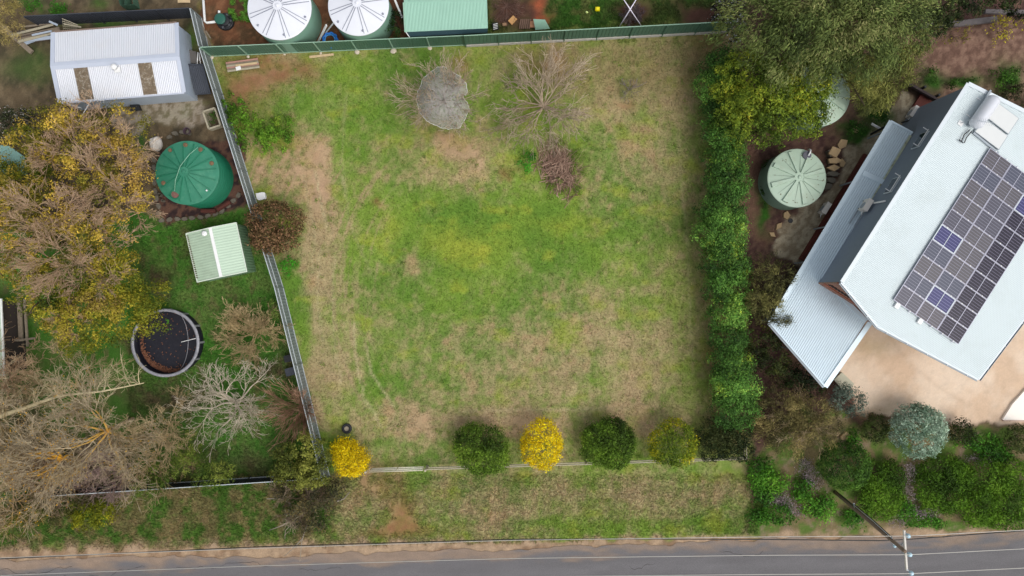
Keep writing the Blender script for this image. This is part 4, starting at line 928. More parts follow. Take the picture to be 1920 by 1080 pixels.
MB().bar(l0+sdv*.1, l0+sdv*.42, .08).build('cable_bracket', M_GUT, pp); MB().bar(bt_.lerp(tp_, .1)+sdv*.17, l0+sdv*.2, .07, .05).build('cable_guard', M_BLACK, pp)
a7 = bt_.lerp(tp_, .8); MB().bar(a7, a7+Vector((.4, -.5, 0)), .07).build('bracket', M_GUT, pp); MB().lathe([(.05, -.1), (.11, -.05), (.11, .02), (.05, .1)], a7+Vector((.42, -.55, 0)), 10).build('insulator', M_INS, pp, True)
def wire(name, label, pts, r, mat):
    xs = [p[0] for p in pts]; out = []
    for x in np.linspace(xs[0], xs[-1], 60):
        y = np.interp(x, xs, [p[1] for p in pts]); h = np.interp(x, xs, [p[2] for p in pts]); out.append(P(x, y, h))
    return tag(MB().tube(out, r, 5).build(name, mat, smooth=True), label, 'wire', 'overhead wires along the road')
M_WIRE = pm('bright_wire', (190, 186, 178), .4, .3, .05)
wire('overhead_wire', 'pale overhead wire nearest the verge, crossing above the road edge', [(-700, 1084, 9.4), (0, 1046, 9.4), (480, 1028, 9.4), (960, 1013, 9.8), (1440, 1006.5, 10.3), (1703, 1005, 10.7), (1920, 994, 10.3), (2600, 962, 9.6)], .018, M_WIRE)
wire('overhead_wire', 'pale overhead wire in the middle of the three above the asphalt', [(-700, 1118, 9.4), (0, 1079, 9.4), (480, 1061, 9.4), (960, 1047, 9.8), (1440, 1041, 10.3), (1706, 1040, 10.7), (1920, 1029, 10.3), (2600, 996, 9.6)], .018, M_WIRE)
wire('overhead_wire', 'pale overhead wire lowest in the photo, over the carriageway', [(-700, 1150, 9.4), (480, 1096, 9.4), (960, 1082, 9.8), (1440, 1077, 10.3), (1709, 1075.5, 10.7), (1920, 1065, 10.3), (2600, 1032, 9.6)], .018, M_WIRE)
wire('overhead_wire', 'black insulated overhead cable strung low along the road edge', [(-700, 1075, 7.3), (0, 1048, 7.3), (480, 1025.5, 7.3), (960, 1011, 7.6), (1200, 1010.5, 7.9), (1440, 1011.5, 8.2), (1670, 1014, 8.6), (1920, 995, 8.3), (2600, 962, 7.6)], .03, M_BLACK)
# ------------------------------------------------------------------ loose things
M_PLK = pm('raw_timber', (196, 172, 134), .85, 0, .2, 6); M_PLG = pm('grey_board', (128, 116, 100), .9, 0, .35, 6, bump=.3)
def plank(a, b, w, h, z, mat, label, cat='plank', name='timber_plank', group=None):
    m = MB(); m.bar(P(*a, z), P(*b, z), w, h); return tag(m.build(name, mat), label, cat, group)
pal = empty('timber_pallet', P(455, 123), 'faded pink and grey pallet of boards lying on the red soil', 'pallet')
for i in range(6):
    t = (i+.5)/6; a, b = P(423+4*t, 117+18*t, .14), P(483+4*t, 109+18*t, .14)
    MB().bar(a, b, .13, .03).build('board', [pm('pink_board', (172, 130, 116), .9, 0, .3, 6), M_PLG, M_TIMB][i % 3] if 'pink_board' not in bpy.data.materials else [bpy.data.materials['pink_board'], M_PLG, M_TIMB][i % 3], pal)
for t in (.05, .5, .95): MB().bar(P(423+60*t, 117-8*t, .06), P(427+60*t, 135-8*t, .06), .09, .09).build('bearer', M_PLG, pal)
plank((442, 123), (482, 118), .14, .05, .2, M_PLK, 'pale loose board on top of the faded pallet'); tag(MB().box(P(447, 128, .22), (.36, .26, .06), .3).build('paper_bag', M_WHITE), 'small crumpled white packet on the faded pallet', 'packet')
plank((580, 107), (626, 102), .16, .06, .08, M_PLK, 'yellow new board on the grass below the green fence')
tag(MB().bar(P(596, 80, .3), P(612, 47, 2.2), .13, .08).build('timber_plank', M_WHITE), 'white board leaning between the two white lidded tanks', 'plank')
tag(MB().bar(P(610, 62, .4), P(627, 41, 2.4), .08, .06).build('timber_plank', M_WHITE), 'thin pale stick leaning against the right white lidded tank', 'plank')
tag(MB().bar(P(739, -4, 1.4), P(754, 33, 1.4), .14, .08).build('gutter_length', M_WHITE), 'white length of gutter beside the mint roofed shed', 'gutter')
ring = empty('hose_ring', P(620, 72), 'bright blue plastic ring lying behind the green fence', 'ring')
M_BLUE = pm('blue_plastic', (34, 112, 196), .35, 0, .1)
c_ = P(619, 75, .5); pts = [c_+Vector(((.5+.035*math.cos(9*a))*math.cos(a), (.5+.035*math.cos(9*a))*math.sin(a), 0)) for a in np.linspace(0, 2*math.pi, 55)]
MB().tube(pts, .085, 8).build('outer_ring', M_BLUE, ring, True); pts = [c_+Vector((.36*math.cos(a), .36*math.sin(a), .05)) for a in np.linspace(0, 2*math.pi, 40)]; MB().tube(pts, .04, 6).build('inner_ring', pm('mid_blue', (70, 150, 214), .35), ring, True)
# planter
pl = empty('planter_box', P(402, 224), 'pale timber planter frame with green weeds against the left fence', 'planter'); q4 = [(383, 211), (405, 204), (416, 236), (394, 243)]
for i in range(4): MB().bar(P(*q4[i], .45), P(*q4[(i+1) % 4], .45), .12, .5).build('side_board', M_TIMB, pl)
tag(MB().slab([P(243, 197, .4), P(258, 196, .4), P(263, 207, .3), P(246, 209, .3)], .3).build('black_bag', M_BLACK), 'small black bag at the foot of the silver shed wall', 'bag')
# crumpled sack
m = MB(); m.lathe([(.44, 0), (.5, .12), (.4, .3), (.16, .4), (.01, .42)], (0, 0, 0), 18); me = m.mesh('cloth_sack', pm('white_cloth', (218, 210, 200), .8, 0, .2, 7, bump=.6, bscale=8), True)
for v in me.vertices: 
    k = .72+.6*float(fbm(np.array([v.co.x*3+5]), np.array([v.co.y*3+v.co.z*4]), 2)[0]); v.co.x *= k; v.co.y *= k*1.1; v.co.z *= .7+.6*math.sin(v.co.x*14+v.co.y*9)**2
tag(part('cloth_sack', me, None, P(294, 270, 0)), 'crumpled white cloth beside the old green tank', 'cloth')
tag(MB().box(P(490, 368, .35), (.5, .42, .7), .2).box(P(490, 368, .72), (.56, .48, .06), .2).build('white_bin', M_WHITE), 'small white box against the fence above the red leaved bush', 'box')
for k, (x, y, r) in enumerate(((302, 366, .14), (308, 377, .1))): tag(MB().lathe([(r, 0), (r, .3), (r-.02, .3), (r-.02, .05)], P(x, y), 16, cap=False).build('pot', M_STONE), ['larger', 'smaller'][k]+' round pot at the lower left of the old green tank', 'pot')
tag(MB().lathe([(.2, 0), (.26, .3), (.22, .3), (.18, .08)], P(353, 247), 18, cap=False).build('pot', pm('purple_pot', (84, 66, 76), .6)), 'dark purple pot above the old green tank', 'pot')
tag(MB().tube([P(378, 395, .2), P(405, 396, .2)], .17, 8).build('log', pm('brown_log', (84, 46, 38), .9, 0, .3, 6)), 'dark red log on the lower edge of the tank pad', 'log')
tag(MB().tube([P(408, 393, .2), P(432, 378, .2)], .17, 8).build('log', bpy.data.materials['brown_log']), 'second dark red log at an angle, nearer the fence', 'log')
# tyre
ty = empty('tyre', P(651, 803), 'old tyre lying on the grass above the yellow bush', 'tyre'); c_ = P(651, 803)
MB().lathe([(.19, .04), (.3, .0), (.36, .06), (.37, .16), (.33, .22), (.22, .22), (.19, .17)], c_, 28, cap=False).build('tread', pm('rubber', (44, 44, 48), .8, 0, .25, 8), ty, True)
MB().lathe([(.19, .12), (.17, .17), (.12, .1), (.03, .1)], c_, 20).build('rim', pm('rusty_rim', (168, 158, 140), .6, .2, .3, 10), ty)
# things behind the fence, top middle
tag(MB().slab([P(1000, 36, .8), P(1022, 37, .9), P(1031, 54, .3), P(1004, 56, .3)], .03).build('green_sheet', M_MINT), 'green sheet offcut leaning behind the fence, above the bare tree', 'sheet')
tag(MB().tube([P(1116, 17, .2), P(1124, 17, .2)], .16, 14).build('yellow_bucket', pm('yellow_plastic', (236, 220, 20), .4), smooth=True), 'small bright yellow bucket lying on the grass', 'bucket')
m = MB(); m.lathe([(.01, -.1), (.07, -.07), (.1, 0), (.07, .07), (.01, .1)], P(1100, 23, .1), 14); tag(m.build('ball', pm('pale_yellow_ball', (206, 222, 140), .5), smooth=True), 'pale ball on the grass left of the yellow bucket', 'ball')
for k, (a, b) in enumerate((((1162, 49), (1196, -6)), ((1202, 48), (1166, -6)))):
    pa, pb = P(*a, .1), P(*b, 1.8); mid = P((a[0]+b[0])/2, (a[1]+b[1])/2, 2.6); pts = [pa*(1-t)**2+mid*2*t*(1-t)+pb*t*t for t in np.linspace(0, 1, 12)]
    tag(MB().tube([Vector(p) for p in pts], .035, 7).build('garden_hoop', pm('lilac_white', (232, 226, 240), .4) if 'lilac_white' not in bpy.data.materials else bpy.data.materials['lilac_white'], smooth=True), ['white pole running up to the right in the crossed pair', 'white pole running up to the left in the crossed pair'][k], 'pole')
for k, (x, y, w_, h_, rz, c1_) in enumerate(((961, 38, .55, .4, .8, (196, 150, 98)), (999, 46, .4, .45, 0, (168, 122, 92)), (946, 46, .3, .2, .1, (150, 118, 90)))):
    tag(MB().box(P(x, y, .12), (w_, h_, .14), rz).build('timber_block', pm('block_%d' % k, c1_, .9, 0, .2, 5)), ['orange wood block near the right end of the mint shed', 'square brown board left of the green sheet', 'small brown block by the mint shed'][k], 'wood block')
for i in range(6): plank((977+3.6*i, 36), (974+3.6*i, 54), .1, .08, .1, pm('brown_slat', (112, 88, 74), .9, 0, .3, 5) if 'brown_slat' not in bpy.data.materials else bpy.data.materials['brown_slat'], 'brown slat in the small stack behind the fence', 'offcut', 'timber_offcut', 'slats stacked behind the fence')
m = empty('wire_rack', P(928, 50), 'small white barred rack beside the mint roofed shed', 'rack')
for i in range(4): MB().bar(P(925, 46+3*i, .3), P(933, 44+3*i, .3), .04).build('bar', M_WHITE, m)
MB().box(P(929, 50, .14), (.4, .5, .25), .2).build('base', M_BLACK, m)
# timber heap top left and trellis
mats = [M_PLG, M_TIMB, pm('dark_board', (84, 72, 62), .9, 0, .3, 6), M_ZWALL]
G_ = 'boards heaped left of the silver shed'
heap = [((22, 66), (100, 46), .16, .45, 1), ((25, 72), (112, 54), .3, .55, 0), ((30, 60), (104, 47), .14, .3, 2), ((35, 78), (96, 62), .2, .5, 1), ((48, 76), (96, 70), .25, .4, 3), ((40, 83), (70, 72), .3, .3, 3), ((60, 66), (97, 58), .12, .66, 3), ((34, 70), (90, 58), .1, .62, 2), ((66, 76), (98, 72), .2, .35, 2), ((28, 76), (60, 64), .12, .5, 0), ((45, 50), (100, 44), .12, .3, 0)]
hl = ['wide pale board at the top of the heap left of the silver shed', 'long tan beam lying highest across the heap left of the silver shed', 'dark board low in the heap under the long tan beam', 'tan board along the lower side of the heap, ending at the shed corner', 'broad silvery sheet at the bottom of the heap beside the shed', 'short silvery sheet at the lower left end of the heap', 'narrow silvery strip in the middle of the heap by the shed corner', 'thin dark board lying on the tan boards of the heap',
      'short dark board at the lower right of the heap, touching the shed', 'grey board at the left end of the heap crossing the big beam', 'thin grey board lying closest to the charcoal fence']
for (a, b, w_, z_, k), lb_ in zip(heap, hl): plank(a, b, w_, .05, z_, mats[k], lb_, 'board', 'timber_board', G_)
plank((3, 48), (60, 98), .34, .16, .25, mats[0], 'long grey beam lying across the front of the timber heap', 'beam', 'timber_beam')
plank((92, 40), (108, 47), .14, .05, 1.1, M_ZWALL, 'short pale board poking up towards the charcoal fence', 'board', 'timber_board')
tr = empty('trellis', P(132, 52), 'diamond timber trellis standing between shed and charcoal fence', 'trellis'); a, b, c_, d_ = P(117, 35, 1.6), P(146, 47, 1.4), P(144, 55, .2), P(119, 58, .2)
for i in range(8): t = i/7; MB().bar(a.lerp(b, t), d_.lerp(c_, t), .04, .02).build('slat', M_TIMB, tr)
for i in range(6): t = i/5; MB().bar(a.lerp(d_, t)+Vector((0, 0, .025)), b.lerp(c_, t)+Vector((0, 0, .025)), .04, .02).build('slat', M_TIMB, tr)
MB().bar(P(120, 45, 1.2), P(152, 51, 1.1), .1, .06).build('top_beam', M_TIMB, tr)
for k in range(2): plank([(378, 46), (386, 58)][k], [(396, 88), (395, 72)][k], .1, .05, .2+.06*k, M_PLG, ['long', 'short'][k]+' brown board on the red soil along the short slate fence', 'board', 'timber_board')
# green frames at the top edge
root = empty('compost_bin', P(245, 5), 'green sheet bin entering at the top edge above the charcoal fence', 'bin')
for a, b in (((230, -10), (238, 19)), ((238, 19), (247, 19)), ((247, 19), (247, -10)), ((247, 19), (263, 17)), ((263, 17), (256, -12))):
    p, q = P(*a), P(*b); dd_ = q-p; o = part('side_sheet', panel_mesh(dd_.length, .9, M_FGREEN, max(2, int(dd_.length/.2)), .02, 0), root, p, (0, 0, math.atan2(dd_.y, dd_.x)))
tag(MB().box(P(345, 0, .2), (.9, .4, .06), 0).build('timber_board', M_PLK), 'pale board at the top edge above the charcoal fence', 'board')
# teal roof and side verandah at the left edge
tag(MB().slab([P(-40, 268, 2.2), P(18, 274, 2.2), P(54, 300, 2.1), P(50, 328, 2.0), P(-40, 322, 2.1)], .06).build('teal_roof', pm('teal_sheet', (122, 160, 150), .5, 0, .1, 1)), 'faded teal roof showing through the wattle at the left edge', 'roof')
hb = empty('outbuilding', P(-20, 630), 'building with green roof and white gutter cut by the left edge', 'building')
corr('roof_slope', [P(-160, 560, 3), P(0, 560, 2.6), P(6, 706, 2.6), P(-160, 706, 3)], Vector((1, 0, 0)), .1, .012, M_GRROOF, hb)
MB().bar(P(2, 560, 2.55), P(8, 706, 2.55), .12, .1).build('gutter', M_WHITE, hb); MB().prism([P(-150, 565, 0)[:2], P(-2, 565, 2.5)[:2], P(2, 700, 2.5)[:2], P(-150, 700, 0)[:2]], 0, 2.5).build('wall', pm('dark_wall', (60, 52, 50), .9), hb)
dk2 = empty('pergola', P(35, 620), 'weathered grey beam frame beside the building at the left edge', 'pergola')
for a, b, w_, z_ in (((36, 560), (40, 640), .32, .9), ((46, 560), (52, 650), .16, 1.0), ((14, 640), (66, 634), .14, 1.1), ((10, 585), (12, 640), .12, .8), ((8, 648), (30, 648), .3, .6)): MB().bar(P(*a, z_), P(*b, z_), w_, .1).build('beam', M_PLG, dk2)
for x, y in ((37, 570), (40, 638), (50, 645), (12, 640)): MB().box(P(x, y, .45), (.1, .1, .9)).build('post', M_PLG, dk2)
for k, (x, y, sx, sy, lb) in enumerate(((541, 672, .34, .26, 'black box at the foot of the left fence, above the tan twiggy bush'), (544, 697, .36, .3, 'dark grey crumpled bag beside the left fence'))):
    tag(MB().box(P(x, y, .2), (sx*1.6, sy*1.8, .4), .25).box(P(x, y, .42), (sx*1.7, sy*1.9, .04), .25).build('storage_box', [M_BLACK, M_FDARK][k]), lb, 'box')
# ------------------------------------------------------------------ vegetation
def pick(cols, x, y, r, patch=1.2, mixr=.45, seed=0):
    c = np.array([lin(k) for k in cols]); n = len(c)
    t = (fbm(x/patch+50, y/patch+50, seed, 3)-.5)*2.4+.5; t = t*(1-mixr)+r.random(len(x))*mixr
    t = np.clip(t, 0, .999)*(n-1); i = t.astype(int); f = (t-i)[:, None]
    return c[i]*(1-f)+c[np.minimum(i+1, n-1)]*f
def leaf_arrays(blobs, dens, size, aspect, cols, r, bri=1.45, dsp=.13, clump=.22, patch=1.2, seed=0, out=.7, lump=.16, per=40, mixr=.45, zlow=-.35, drop=0):
    V = []; C = []; clump = clump*.68
    for (c, rad) in blobs:
        clump_ = clump; rad = np.array(rad, float); n = int(math.pi*rad[0]*rad[1]*dens*.82); K = max(6, n//per)
        d = r.normal(size=(K*2, 3)); d /= np.linalg.norm(d, axis=1)[:, None]; d[:, 2] = np.where(d[:, 2] > zlow, d[:, 2], -d[:, 2]); d = d[:K]; K = len(d)
        ph = r.uniform(0, 6.28, 6); th = np.arctan2(d[:, 1], d[:, 0])
        lp = 1+lump*(np.sin(3*th+ph[0])*.5+np.sin(5*th+ph[1]+d[:, 2]*3)*.5+np.sin(9*th+ph[2]+d[:, 2]*7)*.35)
        depth = 1-np.abs(r.normal(0, dsp, K))
        cc = np.array(c)+d*rad*(lp*depth)[:, None]
        k = r.integers(0, K, n); off = r.normal(0, 1, (n, 3))*clump*np.minimum(1, rad/rad.max()+.3)
        p = cc[k]+off; dn = d[k]; kb = r.uniform(.78, 1.24, K)
        nrm = dn*out*.5+off/(clump*1.6)*.7+r.normal(0, .4, (n, 3)); nrm[:, 2] += .3; nrm /= np.linalg.norm(nrm, axis=1)[:, None]
        t = np.cross(nrm, r.normal(size=(n, 3)))
        if drop: t = dn*np.array([1, 1, 0])+np.array([0, 0, -drop])+r.normal(0, .35, (n, 3)); t -= nrm*np.sum(t*nrm, 1)[:, None]
        t /= np.linalg.norm(t, axis=1)[:, None]+1e-9; b = np.cross(nrm, t)
        s = size*1.2*r.uniform(.55, 1.4, (n, 1)); a = t*s*.5; b = b*s*.5*aspect
        cup = nrm*s*.12
        V.append(np.stack([p-a, p-b+cup, p+a, p+b+cup], 1).reshape(-1, 3))
        col = pick(cols, cc[k, 0], cc[k, 1], r, patch, mixr, seed)*(r.uniform(.75, 1.3, (n, 1)))*kb[k][:, None]*bri
        C.append(np.repeat(col, 4, 0))
    V = np.concatenate(V); C = np.concatenate(C)
    V[:, 2] = np.maximum(V[:, 2], .02+r.random(len(V))*.05)
    return V, np.arange(len(V)).reshape(-1, 4), C
def rot_rand(d, ang, r):
    n = len(d); q = r.normal(size=(n, 3)); q -= d*np.sum(q*d, 1)[:, None]; q /= np.linalg.norm(q, axis=1)[:, None]+1e-9
    return d*np.cos(ang)[:, None]+q*np.sin(ang)[:, None]
def grow(p, d, L, rad, r, levels, K=5, wig=.18, up=.0, tipr=.35, minr=.0095):
    """levels: (children, (tmin,tmax), angle, length ratio, radius ratio). returns list per level of (pts (N,K,3), radii (N,K))"""
    out = []; K0 = K
    for li in range(len(levels)+1):
        K = max(3, K0-li) if K0 > 3 else 3
        N = len(p); pts = np.empty((N, K, 3)); dirs = np.empty((N, K, 3)); pts[:, 0] = p; dd = d.copy(); dirs[:, 0] = dd
        for k in range(1, K):
            dd = dd+r.normal(0, wig, (N, 3)); dd[:, 2] += up; dd /= np.linalg.norm(dd, axis=1)[:, None]
            pts[:, k] = pts[:, k-1]+dd*(L/(K-1))[:, None]; dirs[:, k] = dd
        tt = np.linspace(1, tipr, K); R = np.maximum(rad[:, None]*tt, minr)
        pts[:, 1:, 2] = np.maximum(pts[:, 1:, 2], .04)
        out.append((pts, R))
        if li == len(levels): break
        ch, (a, b), ang, lr, rr = levels[li]
        t = r.uniform(a, b, (N, ch)); t[:, 0] = 1.0; x = t*(K-1); i = np.minimum(x.astype(int), K-2); f = (x-i)[..., None]
        ii = np.arange(N)[:, None]
        p = (pts[ii, i]*(1-f)+pts[ii, i+1]*f).reshape(-1, 3); dpar = dirs[ii, i+1].reshape(-1, 3)
        an = np.abs(r.normal(ang, ang*.3, N*ch)); d = rot_rand(dpar, an, r)
        L = (L[:, None]*lr*r.uniform(.6, 1.25, (N, ch))).reshape(-1); rad = (rad[:, None]*rr*(1-.35*t)).reshape(-1)
    return out
def tubes(levels, colf, r, m0=5):
    V = []; F = []; C = []; k0 = 0
    for li, (pts, R) in enumerate(levels):
        N, K, _ = pts.shape; m = max(3, m0-li)
        T = np.gradient(pts, axis=1); T /= np.linalg.norm(T, axis=2)[..., None]+1e-9
        ref = np.where(np.abs(T[..., 2:3]) > .9, np.array([1., 0, 0]), np.array([0, 0, 1.])); U = np.cross(T, ref); U /= np.linalg.norm(U, axis=2)[..., None]+1e-9; Wv = np.cross(T, U)
        a = np.arange(m)*2*np.pi/m
        v = pts[:, :, None]+(U[:, :, None]*np.cos(a)[:, None]+Wv[:, :, None]*np.sin(a)[:, None])*R[:, :, None, None]
        V.append(v.reshape(-1, 3)); base = k0+(np.arange(N)[:, None, None]*K+np.arange(K-1)[None, :, None])*m; j = np.arange(m)[None, None]; j2 = (j+1) % m
        F.append(np.stack([base+j, base+j2, base+m+j2, base+m+j], -1).reshape(-1, 4)); k0 += N*K*m
        c = colf(li, pts.reshape(-1, 3), r); c = c*np.repeat(r.uniform(.8, 1.2, (N, 1)), K, 0); C.append(np.repeat(c, m, 0))
    return np.concatenate(V), np.concatenate(F), np.concatenate(C)
def stems(base, top_r, h, r, n, rad, lean=.5):
    p = np.repeat(np.array(base, float)[None], n, 0); a = np.arange(n)*6.283/n+r.uniform(0, .8, n)
    ln = lean*r.uniform(.45, 1.7, n)
    d = np.stack([np.cos(a)*ln, np.sin(a)*ln, np.ones(n)], 1)*1.0; d += r.normal(0, .12, (n, 3)); d /= np.linalg.norm(d, axis=1)[:, None]
    return p, d, np.full(n, float(h))*r.uniform(.8, 1.1, n), np.full(n, rad)
def simple_trunk(base, h, rad, spread, r, n=4, root=None, mat=None):
    p, d, L, R = stems((base[0], base[1], -.1), 0, h, r, n, rad, spread)
    lv = grow(p, d, L, R, r, [(3, (.4, 1), .5, .55, .6)], 4, .12)
    v, f, c = tubes(lv, lambda li, q, r: np.repeat(lin((104, 90, 74))[None], len(q), 0), r, 7)
    return part('trunk', npmesh('trunk', v, f, M_TWIG, c), root)
BUDGET = [0]
def leafy(name, label, cat, base, blobs, cols, dens=360, size=.13, aspect=.5, seed=1, group=None, th=.6, trad=.06, tn=4, spread=.5, trunk=True, partname='foliage', **k):
    """blobs: (px, py, z, rx, ry, rz) centres seen at their own height"""
    r = np.random.default_rng(seed); b = P(*base)
    root = empty(name, b, label, cat, group)
    bl = [(tuple(P(x, y, z)), (rx, ry, rz)) for x, y, z, rx, ry, rz in blobs]
    v, f, c = leaf_arrays(bl, dens, size, aspect, cols, r, seed=seed % 13, **k); BUDGET[0] += 2*len(f)
    part(partname, npmesh(partname, v, f, M_LEAF, c), root)
    if trunk: simple_trunk((b.x, b.y), th, trad, spread, r, tn, root)
    return root
def bare(name, label, cat, base, h, n, rad, lean, levels, cols, seed, group=None, tips=None, up=.03, wig=.16, K=6, m0=5, minr=.0095, trunk_h=0, root=None, off=(0, 0), partname='branches', maxr=None, crown=None, cols0=None):
    r = np.random.default_rng(seed); b = P(*base); own = root is None
    if own: root = empty(name, b, label, cat, group)
    z0 = 0
    if trunk_h:
        v, f, c = tubes([(np.array([[[b.x, b.y, -.15], [b.x+off[0]*.4, b.y+off[1]*.4, trunk_h*.5], [b.x+off[0], b.y+off[1], trunk_h]]]), np.array([[rad*1.8, rad*1.45, rad*1.2]]))], lambda li, q, r: np.repeat(lin(cols[0])[None], len(q), 0), r, 8)
        part('trunk', npmesh('trunk', v, f, M_TWIG, c), root); z0 = trunk_h-.1
    p, d, L, R = stems((b.x+off[0], b.y+off[1], z0-.02), 0, h, r, n, rad, lean)
    lv = grow(p, d, L, R, r, levels, K, wig, up, .35, minr)
    def colf(li, q, r):
        if li == 0 and cols0 is not None: return np.repeat(lin(cols0)[None], len(q), 0)*r.uniform(.85, 1.15, (len(q), 1))
        return pick(cols, q[:, 0], q[:, 1], r, .8, .3, seed % 11)
    v, f, c = tubes(lv, colf, r, m0); BUDGET[0] += 2*len(f)
    part(partname, npmesh(partname, v, f, M_TWIG, c), root)
    if tips:
        cc, nn, sz = tips; e = lv[-1][0][:, -1]; e = e[r.integers(0, len(e), nn)]; bl = e+r.normal(0, .1, e.shape)
        t = r.normal(size=(nn, 3)); t /= np.linalg.norm(t, axis=1)[:, None]; q = np.cross(t, r.normal(size=(nn, 3))); q /= np.linalg.norm(q, axis=1)[:, None]
        s = sz*r.uniform(.5, 1.4, (nn, 1)); V = np.stack([bl-t*s*.5, bl-q*s*.25, bl+t*s*.5, bl+q*s*.25], 1).reshape(-1, 3)
        C = np.repeat(pick(cc, bl[:, 0], bl[:, 1], r, .7, .5, 2), 4, 0)
        part('leaves', npmesh('leaves', V, np.arange(len(V)).reshape(-1, 4), M_LEAF, C), root); BUDGET[0] += 2*nn
    return root
# --- clipped shrubs along the front fence
DG = [(28, 40, 12), (44, 62, 16), (62, 84, 22), (82, 106, 30), (104, 120, 42)]
YL = [(150, 128, 12), (196, 168, 8), (226, 198, 14), (240, 214, 30), (120, 112, 16)]
YG = [(46, 66, 16), (76, 96, 22), (104, 116, 26), (164, 152, 22), (196, 176, 22)]
FK = dict(size=.13, aspect=.36, clump=.17, lump=.09, zlow=-.2, out=.6, per=11, dsp=.07)
leafy('clipped_shrub', 'large round dark green clipped shrub, leftmost of the dark ones on the front fence', 'shrub', (902, 836), [(902, 841, 1.2, 1.95, 1.8, 1.25), (886, 828, 1.0, 1.35, 1.25, 1.1), (920, 856, 1.0, 1.3, 1.25, 1.05)], DG, 640, bri=2.0, seed=11, **FK)
leafy('clipped_shrub', 'bright yellow egg shaped shrub between the two large dark green ones', 'shrub', (1013, 828), [(1015, 832, 1.2, 1.45, 1.8, 1.25)], YL, 800, bri=1.05, seed=12, patch=2.2, **FK)
leafy('clipped_shrub', 'squarish dark green clipped shrub right of the bright yellow egg shaped one', 'shrub', (1136, 826), [(1140, 831, 1.2, 1.9, 1.8, 1.25), (1128, 822, 1.0, 1.4, 1.4, 1.2), (1152, 822, 1.0, 1.35, 1.4, 1.2), (1153, 842, 1, 1.3, 1.3, 1.15)], DG, 700, bri=2.1, seed=13, **FK)
leafy('clipped_shrub', 'half yellow half green shrub on the front fence', 'shrub', (1255, 826), [(1261, 831, 1.2, 1.7, 1.65, 1.25)], YG, 850, bri=1.5, seed=14, patch=1.4, **FK)
leafy('clipped_shrub', 'low boxy blackish green shrub in the right corner of the front fence', 'shrub', (1350, 820), [(1338, 812, .8, 1.2, 1.2, .9), (1380, 812, .8, 1.2, 1.2, .9), (1336, 838, .8, 1.2, 1.0, .9), (1380, 838, .8, 1.2, 1.0, .9), (1358, 824, .95, 1.3, 1.3, .9)], [(16, 24, 10), (28, 40, 16), (44, 54, 24), (60, 66, 34)], 480, seed=15, **FK)
leafy('flowering_wattle', 'golden yellow bush at the left end of the front fence, by the tyre', 'shrub', (650, 852), [(658, 858, 1.2, 1.25, 1.3, 1.1), (645, 842, .9, .9, .9, .8), (668, 870, .8, .8, .8, .7)], YL, 800, bri=1.05, seed=16, patch=1.6, **FK)
# --- long hedge on the right of the lawn
HG = [(26, 44, 18), (42, 68, 26), (58, 90, 34), (76, 112, 44), (104, 134, 56)]
HB = [(1352, 128, 1.15, 1.2), (1346, 168, 1.2, 1.3), (1352, 212, 1.3, 1.5), (1356, 262, 1.3, 1.5), (1362, 305, 1.3, 1.4), (1360, 350, 1.35, 1.5), (1356, 395, 1.5, 1.4), (1352, 440, 1.7, 1.5), (1358, 488, 1.55, 1.5), (1362, 535, 1.4, 1.4), (1366, 585, 1.2, 1.4), (1362, 636, 1.1, 1.0), (1368, 682, 1.3, 1.3), (1376, 722, 1.6, 1.35), (1376, 765, 1.45, 1.4)]
land = ['below the green fence end', 'beside the yellow topped wattle', 'beside the lower half of the wattle', 'left of the wattle foot', 'just above the level of the lower pale tank', 'level with the lower pale tank', 'at the bottom edge of the lower pale tank', 'level with the gravel patch, bulging onto the lawn', 'left of the gravel and olive bush', 'left of the olive bottlebrush bush', 'left of the tip of the verandah roof', 'small round one separated by gaps', 'below the small round one', 'broad one near the bottom', 'last at the bottom, above the boxy dark shrub']
for i, (x, y, rx, ry) in enumerate(HB):
    r_ = rnd.uniform(-.1, .1)
    leafy('hedge_bush', 'leafy green hedge bush, %s' % land[i], 'hedge bush', (960+(x-960)*.97, 540+(y-540)*.97), [(x, y, 1.5+r_, max(rx, 1.35)*1.12, ry*1.08, 1.35+r_), (x+rnd.uniform(-12, 12), y+rnd.uniform(-14, 14), 2.3, rx*.55, ry*.55, .8)], [HG, HG[1:]+[(140, 156, 52)], HG[:4]][i % 3] if i % 4 else HG[:4]+[(126, 142, 46)], 760, .115, .5, seed=30+i, group='bushes of the long hedge', clump=.24, lump=.2, patch=.7, per=22+6*(i % 4), bri=1.5+.18*((i*7) % 4), mixr=.5)
# --- right hand trees
WG = [(44, 58, 18), (68, 88, 26), (96, 114, 34), (124, 136, 40), (164, 154, 46)]
r0 = leafy('wattle_tree', 'bushy wattle with yellow green foliage between hedge and half hidden tank', 'tree', (1420, 200), [(1395, 150, 3.2, 2.0, 2.3, 1.6), (1440, 180, 3.8, 2.6, 2.6, 1.9), (1490, 170, 3.8, 2.4, 2.4, 1.7), (1470, 225, 3.2, 2.2, 1.9, 1.6), (1400, 235, 2.8, 2.0, 1.8, 1.4), (1515, 215, 3.2, 1.1, 1.5, 1.2), (1372, 190, 2.6, 1.5, 1.8, 1.5), (1522, 150, 3.9, 1.6, 1.6, 1.2)], WG, 360, .15, .38, seed=50, th=2.6, trad=.12, tn=5, clump=.2, lump=.25, patch=1.4, per=22)
OL = [(38, 46, 24), (60, 72, 36), (84, 98, 48), (108, 116, 64), (136, 134, 86)]
